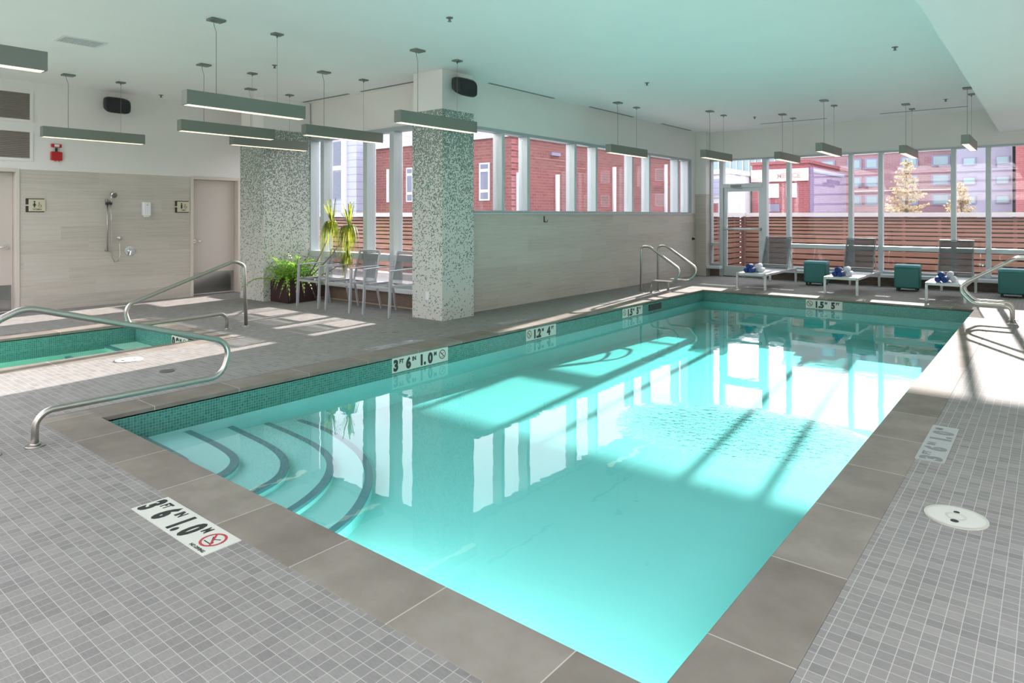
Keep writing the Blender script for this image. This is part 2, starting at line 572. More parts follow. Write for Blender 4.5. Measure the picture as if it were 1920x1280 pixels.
# ================================================================== the setting
XL, XR, YN, YF, YB, XP = -11.55, 3.6, -5.0, 15.1, 6.8, -6.5
ZC = 3.35
PX0, PX1, PY0, PY1 = -5.12, -0.90, 1.80, 12.05          # pool water opening
SX0, SX1, SY0, SY1 = -9.25, -7.50, 0.30, 3.65           # spa opening
CW = 0.3


def grid_plane(xs, ys, holes, z0, z1, keep):
    mb = MB()
    for i in range(len(xs) - 1):
        for j in range(len(ys) - 1):
            cx = (xs[i] + xs[i + 1]) / 2; cy_ = (ys[j] + ys[j + 1]) / 2
            if any(h[0] < cx < h[1] and h[2] < cy_ < h[3] for h in holes) or not keep(cx, cy_): continue
            mb.add([(xs[i], ys[j], z1), (xs[i + 1], ys[j], z1), (xs[i + 1], ys[j + 1], z1), (xs[i], ys[j + 1], z1)], [(0, 1, 2, 3)])
            mb.add([(xs[i], ys[j], z0), (xs[i + 1], ys[j], z0), (xs[i + 1], ys[j + 1], z0), (xs[i], ys[j + 1], z0)], [(3, 2, 1, 0)])
    return mb


hp = (PX0 - CW, PX1 + CW - 0.01, PY0 - CW, PY1 + CW)
hs = (SX0 - CW, SX1 + CW, SY0 - CW, SY1 + CW)
xs = sorted({XL - 0.2, hs[0], hs[1], XP, hp[0], hp[1], XR})
ys = sorted({YN, hs[2], hs[3], hp[2], hp[3], YB + 0.1, YF + 0.2})
struct(grid_plane(xs, ys, [hp, hs], -0.1, 0.0, lambda x, y: x > XP - 0.05 or y < YB + 0.1).build('floor', M['deck']))


def coping(h, x0, x1, y0, y1, nm):
    t = 0.045
    mb = MB(); mb.box(h[0], x0, y0, y1, -t, 0.0); mb.box(x1, h[1], y0, y1, -t, 0.0)
    a = struct(mb.build('trim_1' if nm == 0 else 'trim_3', M['cop_y'], bevel=0.006))
    mb = MB(); mb.box(h[0], h[1], h[2], y0, -t, 0.0); mb.box(h[0], h[1], y1, h[3], -t, 0.0)
    b = struct(mb.build('trim_2' if nm == 0 else 'trim_4', M['cop_x'], bevel=0.006))


coping(hp, PX0, PX1, PY0, PY1, 0)
coping(hs, SX0, SX1, SY0, SY1, 1)

# pool basin ---------------------------------------------------------
WZ = -0.185
pool = thing('swimming_pool', 'large turquoise swimming pool sunk in the grey tiled deck, with curved corner steps', 'swimming pool', ((PX0 + PX1) / 2, (PY0 + PY1) / 2, 0))
px, py = pool.location.x, pool.location.y


def loc(mb, ox, oy, oz=0.0):
    mb.v = [(a - ox, b - oy, c - oz) for a, b, c in mb.v]
    return mb


ZN, ZFAR = -0.47, -0.62
mb = MB()
W = 0.25
mb.add([(PX0, PY0, ZN), (PX1, PY0, ZN), (PX1, 6.0, ZN - 0.03), (PX0, 6.0, ZN - 0.03)], [(0, 1, 2, 3)])
mb.add([(PX0, 6.0, ZN - 0.03), (PX1, 6.0, ZN - 0.03), (PX1, PY1, ZFAR), (PX0, PY1, ZFAR)], [(0, 1, 2, 3)])
for a, b in (((PX0, PY0), (PX1, PY0)), ((PX1, PY0), (PX1, PY1)), ((PX1, PY1), (PX0, PY1)), ((PX0, PY1), (PX0, PY0))):
    mb.add([(a[0], a[1], -0.8), (b[0], b[1], -0.8), (b[0], b[1], -0.215), (a[0], a[1], -0.215)], [(0, 1, 2, 3)])
loc(mb, px, py).build('basin', M['basin'], pool)
mb = MB()
for a, b in (((PX0, PY0), (PX1, PY0)), ((PX1, PY0), (PX1, PY1)), ((PX1, PY1), (PX0, PY1)), ((PX0, PY1), (PX0, PY0))):
    mb.add([(a[0], a[1], -0.215), (b[0], b[1], -0.215), (b[0], b[1], -0.03), (a[0], a[1], -0.03)], [(0, 1, 2, 3)])
loc(mb, px, py).build('waterline_tile_band', M['band'], pool)

steps = [
    (-0.195, [(-5.12, 2.07), (-4.75, 2.07), (-4.44, 2.06), (-4.35, 2.03), (-4.31, 1.95), (-4.30, 1.80)]),
    (-0.240, [(-5.12, 2.41), (-4.75, 2.405), (-4.45, 2.38), (-4.26, 2.33), (-4.13, 2.23), (-4.06, 2.10), (-4.03, 1.95), (-4.02, 1.80)]),
    (-0.290, [(-5.12, 2.75), (-4.52, 2.71), (-4.20, 2.645), (-4.00, 2.54), (-3.86, 2.40), (-3.78, 2.20), (-3.74, 2.0), (-3.73, 1.80)]),
    (-0.340, [(-5.12, 3.07), (-4.70, 3.05), (-4.30, 3.0), (-3.98, 2.89), (-3.74, 2.70), (-3.58, 2.48), (-3.48, 2.25), (-3.43, 2.0), (-3.42, 1.80)]),
    (-0.388, [(-5.12, 3.38), (-4.75, 3.375), (-4.40, 3.31), (-4.0, 3.18), (-3.66, 2.98), (-3.40, 2.73), (-3.22, 2.47), (-3.12, 2.2), (-3.08, 2.0), (-3.07, 1.80)]),
]


def smooth_line(pts, n=6):
    out = []
    P_ = [Vector((a, b, 0)) for a, b in pts]
    for i in range(len(P_) - 1):
        p0 = P_[max(0, i - 1)]; p1 = P_[i]; p2 = P_[i + 1]; p3 = P_[min(len(P_) - 1, i + 2)]
        for k in range(n):
            t = k / n
            out.append(0.5 * ((2 * p1) + (p2 - p0) * t + (2 * p0 - 5 * p1 + 4 * p2 - p3) * t * t + (3 * p1 - p0 - 3 * p2 + p3) * t ** 3))
    out.append(P_[-1])
    return [(min(max(p.x, PX0), PX1), max(p.y, PY0)) for p in out]


for zt, ln in steps:
    L = smooth_line(ln)
    mb = MB()
    poly = [(PX0, PY0)] + [(x, y) for x, y in reversed(L)]
    n = len(poly)
    mb.prism([(max(x, PX0 + 0.001), max(y, PY0 + 0.001)) for x, y in poly], -0.75, zt)
    st = loc(mb, px, py).build('step', M['basin'], pool)
    mb = MB()
    prev = None
    inner = []
    for i, (x, y) in enumerate(L):
        a = L[max(0, i - 1)]; b = L[min(len(L) - 1, i + 1)]
        t = Vector((b[0] - a[0], b[1] - a[1])).normalized(); nn = Vector((t.y, -t.x))  # towards the corner
        inner.append((max(x + nn.x * 0.055, PX0 + 0.002), max(y + nn.y * 0.055, PY0 + 0.002)))
    for i in range(len(L) - 1):
        mb.add([(*L[i], zt + 0.001), (*L[i + 1], zt + 0.001), (*inner[i + 1], zt + 0.001), (*inner[i], zt + 0.001)], [(0, 1, 2, 3)])
    for i in range(len(L) - 1):
        mb.add([(*L[i], zt + 0.001), (*L[i + 1], zt + 0.001), (*L[i + 1], zt - 0.02), (*L[i], zt - 0.02)], [(3, 2, 1, 0)])
    mb.v = [(a + 0.001, b + 0.001, c) for a, b, c in mb.v]
    nose = loc(mb, px, py).build('step_nosing', M['nosing'], st)

# skimmer mouth in the left wall
mb = MB(); mb.box(PX0 - 0.02, PX0 + 0.004, 9.86, 10.32, -0.165, -0.06)
loc(mb, px, py).build('skimmer_mouth', M['black'], pool)
# small white disc on the far wall
mb = MB(); mb.disc((-3.0, PY1 - 0.012, -0.30), 0.07, 0.012, 20, 'y')
loc(mb, px, py).build('white_disc', M['whitep'], pool)
# underwater lamps in the near wall
for lx in (-2.75, -1.95, -1.2):
    mb = MB(); mb.disc((lx, PY0, -0.36), 0.085, 0.012, 24, 'y')
    f = loc(mb, px, py).build('underwater_lamp', mat('underwater_lens', (0.9, 0.95, 1.0), 0.3, emit=(0.85, 1.0, 0.97), es=40.0), pool)
    ld = bpy.data.lights.new('underwater_light', 'AREA'); ld.shape = 'DISK'; ld.size = 0.16; ld.energy = 14.0; ld.color = (0.85, 1.0, 0.96)
    lo = bpy.data.objects.new('underwater_light', ld); C.objects.link(lo)
    lo.location = (lx, PY0 + 0.02, -0.36); lo.rotation_euler = (PI / 2, 0, 0)

mb = MB(); mb.box(PX0 - 0.02, PX1 + 0.02, PY0 - 0.02, PY1 + 0.02, -0.78, WZ)
tag(mb.build('pool_water', water_m), 'clear still turquoise water filling the swimming pool', 'water', kind='stuff')

# spa ---------------------------------------------------------------
spa = thing('spa_pool', 'small green plastered spa pool sunk in the deck beside the tiled shower wall', 'spa pool', ((SX0 + SX1) / 2, (SY0 + SY1) / 2, 0))
sx, sy = spa.location.x, spa.location.y
mb = MB()
mb.add([(SX0, SY0, -0.42), (SX1, SY0, -0.42), (SX1, SY1, -0.42), (SX0, SY1, -0.42)], [(0, 1, 2, 3)])
walls4 = (((SX0, SY0), (SX1, SY0)), ((SX1, SY0), (SX1, SY1)), ((SX1, SY1), (SX0, SY1)), ((SX0, SY1), (SX0, SY0)))
for a, b in walls4:
    mb.add([(a[0], a[1], -0.5), (b[0], b[1], -0.5), (b[0], b[1], -0.27), (a[0], a[1], -0.27)], [(0, 1, 2, 3)])
loc(mb, sx, sy).build('basin', M['spa_basin'], spa)
mb = MB()
for a, b in walls4:
    mb.add([(a[0], a[1], -0.27), (b[0], b[1], -0.27), (b[0], b[1], -0.03), (a[0], a[1], -0.03)], [(0, 1, 2, 3)])
loc(mb, sx, sy).build('waterline_tile_band', M['band'], spa)
for y0, zt in ((3.28, -0.235), (2.85, -0.30)):
    mb = MB(); mb.box(SX0 + 0.001, SX1 - 0.001, y0, SY1 - 0.001, -0.45, zt)
    st = loc(mb, sx, sy).build('step', M['spa_basin'], spa)
    mb = MB(); mb.box(SX0 + 0.001, SX1 - 0.001, y0 - 0.004, y0 + 0.05, zt - 0.02, zt + 0.001)
    loc(mb, sx, sy).build('step_nosing', M['nosing'], st)
mb = MB(); mb.box(SX0 + 0.001, SX0 + 0.35, SY0 + 0.001, 2.85, -0.45, -0.33); loc(mb, sx, sy).build('bench', M['spa_basin'], spa)
mb = MB(); mb.box(SX0 - 0.02, SX1 + 0.02, SY0 - 0.02, SY1 + 0.02, -0.5, -0.19)
tag(mb.build('spa_water', water_m), 'clear green water filling the small spa pool', 'water', kind='stuff')

# walls ---------------------------------------------------------------
TZ = 2.07


def wall(name, parts, z_tile=None):
    """parts: list of (box, material); first is the object itself, the others are its children"""
    root = None
    for i, (bx, m_) in enumerate(parts):
        mb = MB()
        for b in bx: mb.box(*b)
        o = mb.build(name if i == 0 else 'wall_tile', m_, root)
        if i == 0: root = struct(o)
    return root


D1, D2 = (2.01, 2.97), (5.46, 6.33)
XW = XL - 0.2
wall('wall_left', [
    ([(XW, XL, YN, YB + 0.3, TZ, ZC)], M['white']),
    ([(XW, XL - 0.001, YN, D1[0], 0, TZ), (XW, XL - 0.001, D1[1], D2[0], 0, TZ), (XW, XL - 0.001, D2[1], YB + 0.3, 0, TZ)], M['wood_tile'])])
# back wall of the spa bay, windows in it
wall('wall_back', [
    ([(XL, XP - 0.1, YB, YB + 0.2, 2.72, ZC)], M['white']),
    ([(XL, -6.6, YB, YB + 0.2, 0.0, 0.235)], M['lowwall'])])
mb = MB(); mb.box(-9.95, -6.7, YB - 0.012, YB, 0.0, 0.018); struct(mb.build('baseboard_back', M['gold']))
mb = MB(); mb.box(XL, -6.62, YB - 0.12, YB + 0.2, 0.235, 0.30); struct(mb.build('trim_5', M['ledge'], bevel=0.008))
# pool side wall with strip windows
wall('wall_pool_side', [
    ([(XP - 0.2, XP, 6.85, YF + 0.2, 2.70, ZC), (XP - 0.2, XP, 14.62, YF + 0.2, 1.45, 2.70)], M['white']),
    ([(XP - 0.2, XP, 6.85, YF + 0.2, 0, 1.44)], M['wood_tile'])])
# corner pier by the glazed wall
wall('wall_corner_pier', [([(XP, -6.24, 14.86, YF + 0.2, 1.9, ZC)], M['white']), ([(XP, -6.24, 14.86, YF + 0.2, 0, 1.9)], M['wood_tile'])])
# far wall
wall('wall_far', [([(-6.24, XR, YF, YF + 0.2, 2.70, ZC)], M['white']), ([(-6.24, -5.93, YF, YF + 0.2, 0.0, 0.17), (-5.0, XR, YF, YF + 0.2, 0.0, 0.17)], M['lowwall'])])
mb = MB(); mb.box(-6.24, -5.93, YF - 0.22, YF + 0.2, 0.17, 0.235); mb.box(-5.0, XR, YF - 0.22, YF + 0.2, 0.17, 0.235)
struct(mb.build('trim_6', M['ledge'], bevel=0.008))
# ceiling and lowered soffit
FILL_ROOF = [(XL + 0.4, -6.3, -4.7, 1.7), (-5.9, -1.1, -4.7, 0.0), (0.45, 3.4, -4.7, 5.4)]   # unseen roof openings, added so the sky fills the room
cxs = sorted({XL - 0.2, XP - 0.2, XR + 0.2} | {a for r in FILL_ROOF for a in r[:2]}); cys = sorted({YN - 0.2, YB + 0.2, YF + 0.2} | {a for r in FILL_ROOF for a in r[2:]})
def ceil_part(x0, x1, z0, z1):
    mb = MB()
    xx = sorted({x0, x1} | {a for a in cxs if x0 < a < x1})
    for i in range(len(xx) - 1):
        for j in range(len(cys) - 1):
            a, b = (xx[i] + xx[i + 1]) / 2, (cys[j] + cys[j + 1]) / 2
            if (a < XP - 0.2 and b > YB + 0.2) or any(r[0] < a < r[1] and r[2] < b < r[3] for r in FILL_ROOF): continue
            mb.box(xx[i], xx[i + 1], cys[j], cys[j + 1], z0, z1)
    return mb
def dedupe(mb):
    """drop the coincident inner faces between neighbouring boxes"""
    seen = {}
    for k, f in enumerate(mb.f):
        key = tuple(sorted(tuple(round(c, 4) for c in mb.v[i]) for i in f)); seen.setdefault(key, []).append(k)
    bad = {k for v in seen.values() if len(v) > 1 for k in v}
    mb.f = [f for k, f in enumerate(mb.f) if k not in bad]; mb.sm = mb.sm[:len(mb.f)]
    return mb
struct(dedupe(ceil_part(XL - 0.2, XR + 0.2, ZC, ZC + 0.2)).build('ceiling', M['ceil']))
cys = [y for y in cys if y < YF + 0.1] + [YF]
struct(dedupe(ceil_part(-0.745, XR, 2.93, ZC)).build('ceiling_soffit', M['ceil']))
for k_, r in enumerate(FILL_ROOF):
    mb = MB(); n_ = max(1, round((r[3] - r[2]) / 1.6))
    for q in range(1, n_): yy = r[2] + (r[3] - r[2]) * q / n_; mb.box(r[0], r[1], yy - 0.03, yy + 0.03, ZC + 0.08, ZC + 0.16)
    mb.box(r[0], r[1], r[2], r[2] + 0.05, ZC + 0.08, ZC + 0.16); mb.box(r[0], r[1], r[3] - 0.05, r[3], ZC + 0.08, ZC + 0.16)
    w_ = struct(mb.build('window_%d' % (4 + k_), M['alu_w']))  # frame of an added, unseen fill opening
    MB().box(r[0], r[1], r[2], r[3], ZC + 0.16, ZC + 0.17).build('glass_pane', glass_m, w_)
# unseen walls at right and behind camera; openings at right added for daylight fill
mb = MB()
mb.box(XR, XR + 0.2, YN, 1.0, 0, 0.3); mb.box(XR, XR + 0.2, YN, 1.0, 2.75, ZC); mb.box(XR, XR + 0.2, 1.0, YF + 0.2, 0, ZC)
for y0 in (YN, -2.2): mb.box(XR, XR + 0.2, y0, y0 + 0.4, 0.3, 2.75)
struct(mb.build('wall_right', M['white']))
mb = MB()
mb.box(XL, XR, YN - 0.2, YN, 0, ZC)
struct(mb.build('wall_near', M['white']))


# windows ---------------------------------------------------------------
def window(name, frame_boxes, panes, label=None):
    mb = MB()
    for b in frame_boxes: mb.box(*b)
    w = struct(mb.build(name, M['alu'], bevel=0.004))
    for nm, boxes in panes:
        for b in boxes:
            mb = MB(); mb.box(*b); mb.build(nm, glass_m if nm == 'glass_pane' else M['alu_w'], w, bevel=0.0 if nm == 'glass_pane' else 0.004)
    return w


# far glazed wall
fm = [-5.965, -4.98, -4.47, -3.23, -2.68, -1.45, -0.91, 0.33, 0.87, 2.10, 2.64]
y0, y1 = YF - 0.02, YF + 0.14
fr = [(-6.24, -6.21, y0, y1, 0.235, 2.70), (-6.24, XR, y0, y1, 2.665, 2.70)]
mul = [(x - 0.04, x + 0.04, y0, y1, 0.235, 2.665) for x in fm[2:]]
mul.append((fm[1] - 0.05, fm[1] + 0.05, y0, y1, 0.0, 2.665)); mul.append((fm[0] - 0.045, fm[0] + 0.045, y0, y1, 0.0, 2.665))
tr = [(-6.21, fm[0] - 0.04, y0 - 0.02, y1, 0.70, 0.77)]
edges = fm[1:] + [XR]
for a, b in zip(edges[1:-1], edges[2:]): tr.append((a + 0.04, b - 0.04, y0 - 0.04, y1, 0.70, 0.785))
fr += [(-6.21, fm[0] - 0.04, y0, y1, 0.235, 0.29)] + [(a + 0.04, b - 0.04, y0, y1, 0.235, 0.285) for a, b in zip(edges[:-1], edges[1:])]
gp = [(-6.21, fm[0], YF + 0.06, YF + 0.075, 0.28, 2.67)] + [(a, b, YF + 0.06, YF + 0.075, 0.28, 2.67) for a, b in zip(edges[:-1], edges[1:])]
gp.append((fm[0], fm[1], YF + 0.06, YF + 0.075, 2.13, 2.67))
window('window_1', fr, [('mullion', mul), ('transom', tr), ('glass_pane', gp)])

# glazed door
dr = struct(MB().box(fm[0] + 0.045, fm[1] - 0.05, y0 - 0.01, y1, 2.04, 2.13).build('door_3', M['alu_w'], bevel=0.004))
dx0, dx1 = fm[0] + 0.05, fm[1] - 0.055
mb = MB(); mb.box(dx0, dx0 + 0.075, YF + 0.01, YF + 0.06, 0.01, 2.035); mb.box(dx1 - 0.075, dx1, YF + 0.01, YF + 0.06, 0.01, 2.035)
mb.box(dx0 + 0.075, dx1 - 0.075, YF + 0.01, YF + 0.06, 0.01, 0.24); mb.box(dx0 + 0.075, dx1 - 0.075, YF + 0.01, YF + 0.06, 1.95, 2.035)
leaf = mb.build('door_leaf', M['alu_w'], dr, bevel=0.003)
MB().box(dx0 + 0.07, dx1 - 0.07, YF + 0.03, YF + 0.04, 0.24, 1.95).build('glass_pane', glass_m, leaf)
MB().tube([(dx0 + 0.02, YF - 0.05, 1.09), (dx1 - 0.02, YF - 0.05, 1.09)], 0.024, 10).build('push_bar', M['alu_w'], leaf)
mb = MB(); mb.box(dx0 + 0.01, dx0 + 0.06, YF - 0.05, YF + 0.01, 1.06, 1.12); mb.box(dx1 - 0.06, dx1 - 0.01, YF - 0.05, YF + 0.01, 1.06, 1.12); mb.build('bar_bracket', M['grey'], leaf)
mb = MB(); mb.box(dx0 + 0.18, dx0 + 0.42, YF - 0.04, YF + 0.01, 2.045, 2.10); mb.bar((dx0 + 0.22, YF - 0.02, 2.03), (dx0 + 0.46, YF - 0.08, 2.01), 0.02, 0.012); mb.build('door_closer', M['grey'], dr)
MB().box(dx0, dx1, YF - 0.02, YF + 0.12, 0.0, 0.012).build('threshold', M['black'], dr)

# back windows of the spa bay
bmx = [-11.5, -10.02, -9.64, -8.50, -7.86, -6.75]
yb0, yb1 = YB - 0.03, YB + 0.15
fr = [(XL, -6.62, yb0, yb1, 2.69, 2.75)]
mul = [(x - 0.05, x + 0.05, yb0, yb1, 0.30, 2.69) for x in bmx[1:]]
tr = [(a + 0.05, b - 0.05, yb0 - 0.02, yb1, 0.70, 0.80) for a, b in zip(bmx[:-1], bmx[1:])]
fr += [(a + 0.05, b - 0.05, yb0, yb1, 0.30, 0.35) for a, b in zip(bmx[:-1], bmx[1:])]
gp = [(a, b, YB + 0.07, YB + 0.085, 0.35, 2.70) for a, b in zip(bmx[:-1], bmx[1:])]
window('window_2', fr, [('mullion', mul), ('transom', tr), ('glass_pane', gp)])

# strip windows above the tiled pool wall
sm_y = [6.95, 7.80, 8.43, 9.78, 10.48, 11.84, 12.56, 13.92, 14.45]
xo0, xo1 = XP - 0.17, XP + 0.012
fr = [(xo0, xo1, 6.85, 14.62, 2.655, 2.70), (xo0, xo1, 6.85, 14.62, 1.44, 1.475), (xo0, xo1, 14.56, 14.62, 1.475, 2.655)]
mul = [(xo0, xo1, y - 0.035, y + 0.035, 1.475, 2.655) for y in sm_y]
gp = [(XP - 0.10, XP - 0.085, a, b, 1.475, 2.655) for a, b in zip(sm_y, sm_y[1:] + [14.58])]
window('window_3', fr, [('mullion', mul), ('glass_pane', gp)])
mb = MB(); mb.box(XP - 0.2, XP + 0.03, 6.9, 14.62, 1.425, 1.44); struct(mb.build('trim_7', M['ledge']))


# interior doors in the left wall ------------------------------------------
def door(name, ya, yb, ztop, handle_side):
    mb = MB(); f = 0.05
    mb.box(XL - 0.2, XL + 0.012, ya, ya + f, 0, ztop); mb.box(XL - 0.2, XL + 0.012, yb - f, yb, 0, ztop); mb.box(XL - 0.2, XL + 0.012, ya + f, yb - f, ztop - f, ztop)
    root = struct(mb.build(name, M['frame'], bevel=0.004))
    xd = XL - 0.12
    lf = MB().box(xd - 0.045, xd, ya + f + 0.003, yb - f - 0.003, 0.008, ztop - f - 0.004).build('door_leaf', M['door'], root)
    MB().box(xd, xd + 0.004, ya + f + 0.02, yb - f - 0.02, 0.03, 0.40).build('kick_plate', M['kick'], lf)
    hy = yb - f - 0.08 if handle_side > 0 else ya + f + 0.07
    mb = MB(); mb.disc((xd, hy, 0.95), 0.032, 0.012, 20, 'x'); mb.tube([(xd + 0.01, hy, 0.95), (xd + 0.055, hy, 0.95), (xd + 0.06, hy - handle_side * 0.02, 0.95), (xd + 0.06, hy - handle_side * 0.12, 0.948)], 0.009, 8)
    mb.build('door_handle', M['chrome'], lf)
    mb = MB(); mb.box(xd - 0.06, xd - 0.05, ya, yb, 0, ztop); mb.build('door_stop', M['frame'], root)


door('door_1', 2.0, 2.99, 2.075, 1)
door('door_2', 5.44, 6.35, 2.08, -1)
MB()  # (no further trim)


# ================================================================== columns
def column(x0, x1, y0, y1, label):
    cx, cy_ = (x0 + x1) / 2, (y0 + y1) / 2
    t = thing('mosaic_column', label, 'column', (cx, cy_, 0))
    hx, hy = (x1 - x0) / 2, (y1 - y0) / 2
    MB().box(-hx, hx, -hy, hy, 0, 2.82).build('mosaic_cladding', M['mosaic'], t)
    MB().box(-hx + 0.012, hx - 0.012, -hy + 0.012, hy - 0.012, 2.82, ZC).build('plaster_head', M['white'], t)
    return t


col2 = column(-6.86, -6.28, 6.28, 6.90, 'square speckled green mosaic column standing free at the corner of the pool wall')
MB().box(0.26 - 0.05, 0.26 - 0.02, -0.316, -0.310, 0.26, 0.36)
MB().box(-0.02, 0.04, -0.317, -0.310, 0.26, 0.37).build('outlet_plate', M['whitep'], col2)
column(-10.72, -9.99, 5.89, 6.79, 'wide speckled green mosaic column behind the fern planter, beside the second door')


# ================================================================== writing
def text_mesh(s, size, bold=0.0, cx=1.0):
    cu = bpy.data.curves.new('txt', 'FONT')
    cu.body = s; cu.size = size; cu.offset = bold; cu.resolution_u = 3; cu.extrude = 0.0006
    ob = bpy.data.objects.new('txt', cu); C.objects.link(ob)
    dg = bpy.context.evaluated_depsgraph_get(); dg.update()
    me = bpy.data.meshes.new_from_object(ob.evaluated_get(dg))
    v = [tuple(p.co) for p in me.vertices]; f = [tuple(p.vertices) for p in me.polygons]
    bpy.data.objects.remove(ob); bpy.data.curves.remove(cu); bpy.data.meshes.remove(me)
    if not v: return v, f, 0.0
    x0 = min(p[0] for p in v)
    v = [((p[0] - x0) * cx, p[1], p[2]) for p in v]
    return v, f, max(p[0] for p in v)


def put_text(mb, s, x, y, size, bold=0.0, cx=1.0):
    """text laid in the local xy plane with its lower left at x, y; returns its width"""
    v, f, w = text_mesh(s, size, bold, cx)
    mb.add([(a + x, b + y, c) for a, b, c in v], f)
    return w


def ring(mb, cx, cy_, ro, ri, z=0.0, n=28):
    vs = []
    for k in range(n):
        a = 2 * PI * k / n
        vs += [(cx + ro * math.cos(a), cy_ + ro * math.sin(a), z), (cx + ri * math.cos(a), cy_ + ri * math.sin(a), z)]
    mb.add(vs, [(2 * k, 2 * ((k + 1) % n), 2 * ((k + 1) % n) + 1, 2 * k + 1) for k in range(n)])


def stroke(mb, p, q, w, z=0.0):
    d = Vector((q[0] - p[0], q[1] - p[1])).normalized(); n = Vector((-d.y, d.x)) * (w / 2)
    mb.add([(p[0] + n.x, p[1] + n.y, z), (q[0] + n.x, q[1] + n.y, z), (q[0] - n.x, q[1] - n.y, z), (p[0] - n.x, p[1] - n.y, z)], [(0, 3, 2, 1)])


def no_dive(t, cx, cy_, r, mring):
    mb = MB(); ring(mb, cx, cy_, r, r * 0.80, 0.0016)
    stroke(mb, (cx - r * 0.62, cy_ + r * 0.62), (cx + r * 0.62, cy_ - r * 0.62), r * 0.17, 0.0018)
    mb.build('prohibition_ring', mring, t)
    mb = MB()
    stroke(mb, (cx - r * 0.45, cy_ + r * 0.3), (cx + r * 0.25, cy_ - r * 0.25), r * 0.16, 0.0014)
    stroke(mb, (cx - r * 0.05, cy_ + r * 0.05), (cx + r * 0.45, cy_ + r * 0.35), r * 0.12, 0.0014)
    stroke(mb, (cx - r * 0.5, cy_ - r * 0.45), (cx + r * 0.5, cy_ - r * 0.45), r * 0.1, 0.0014)
    mb.disc((cx + r * 0.35, cy_ - r * 0.3, 0.0008), r * 0.13, 0.0006, 12)
    mb.build('diver_symbol', M['ink'], t)


def depth_marker(label, w, h, layout, mtx, ring_m=None, thick=0.006, tile_m=None, group=None, ink=None, small=True):
    """tile in its own xy plane (x along the words, y up), placed by a matrix"""
    t = thing('depth_marker', label, 'pool depth marker', group=group)
    t.matrix_world = mtx
    MB().box(0, w, 0, h, -thick, 0.001).build('tile', tile_m or M['marker'], t)
    def flush(mb):
        if not mb.v: return
        mb.v = [(a, b, c + 0.0012) for a, b, c in mb.v]
        mb.build('lettering', ink or M['ink'], t)
    def lay(mb, k, draw):
        x = w * 0.02; rx = None
        for it in layout:
            if it[0] == 'big': x += put_text(mb, it[1], x, h * 0.15, h * 0.98, 0.010 if h > 0.15 else 0.009, 0.74 * k) + h * 0.15 * k
            elif it[0] == 'sup': x += put_text(mb, it[1], x - h * 0.06 * k, h * 0.58, h * 0.38, 0.003, 0.8 * k) + h * 0.10 * k
            elif it[0] == 'gap':
                x += it[1] * k
                if draw and it[1] > 0.01: flush(mb); mb = MB()
            elif it[0] == 'ring': rx = x + h * 0.35; x += h * 0.78
        if draw: flush(mb)
        return x, rx
    nr = h * 0.78 if any(it[0] == 'ring' for it in layout) else 0.0
    full, _ = lay(MB(), 1.0, False)
    k_ = min(1.5, (w * 0.97 - nr - w * 0.02) / (full - nr - w * 0.02))
    mb = MB(); _, rx = lay(mb, k_, True)
    if rx is not None: no_dive(t, rx, h * 0.55, h * 0.34, ring_m or M['brownred'])
    if small:
        mb = MB(); put_text(mb, 'NO DIVING', w * 0.80, h * 0.06, h * 0.13, 0.0008)
        mb.v = [(a, b, c + 0.0012) for a, b, c in mb.v]
        mb.build('small_lettering', ink or M['ink'], t)
    return t


def frame_mtx(o, ex, ey):
    ex = Vector(ex).normalized(); ey = Vector(ey).normalized(); ez = ex.cross(ey)
    m = Matrix((ex, ey, ez)).transposed().to_4x4()
    m.translation = Vector(o)
    return m


L36 = [('big', '3'), ('sup', 'FT'), ('big', '6'), ('sup', 'IN'), ('gap', 0.03), ('big', '1.'), ('big', '0'), ('sup', 'M'), ('gap', 0.005), ('ring',)]
L12 = [('ring',), ('gap', 0.03), ('big', '1.2'), ('sup', 'M'), ('gap', 0.03), ('big', '4'), ('sup', 'FT')]
L15 = [('ring',), ('gap', 0.03), ('big', '1.5'), ('sup', 'M'), ('gap', 0.03), ('big', '5'), ('sup', 'FT')]
depth_marker('long white depth tile in the near deck with a red no diving ring', 0.70, 0.17, L36,
             frame_mtx((-3.41, 1.325, 0.003), (1, 0, 0), (0, 1, 0)), M['markred'])
wl = lambda y: frame_mtx((PX0 + 0.003, y, -0.178), (0, 1, 0), (0, 0, 1))
depth_marker('waterline depth tile reading 3 FT 6 IN 1.0 M on the left pool wall', 0.79, 0.148, L36, wl(4.415), small=False)
depth_marker('waterline depth tile reading 1.2 M 4 FT halfway along the left pool wall', 0.645, 0.145, L12, wl(6.597), small=False)
depth_marker('waterline depth tile 1.5 M 5 FT beside the black skimmer mouth', 0.64, 0.14, L15, wl(9.01), small=False)
depth_marker('waterline depth tile 1.5 M 5 FT on the far end wall of the pool', 0.575, 0.145, L15,
             frame_mtx((-3.276, PY1 - 0.003, -0.18), (1, 0, 0), (0, 0, 1)), small=False)
faded = mat('faded_marker_tile', (0.34, 0.36, 0.33), 0.5)
fink = mat('faded_ink', (0.17, 0.18, 0.18), 0.5)
depth_marker('faded grey green depth tile in the right hand deck beyond the round lid', 0.78, 0.145, L36[:-2],
             frame_mtx((-0.47, 4.45, 0.003), (0, 1, 0), (-1, 0, 0)), fink, tile_m=faded, ink=fink, small=False)
glare = mat('glossy_marker_tile', (0.33, 0.33, 0.31), 0.12)
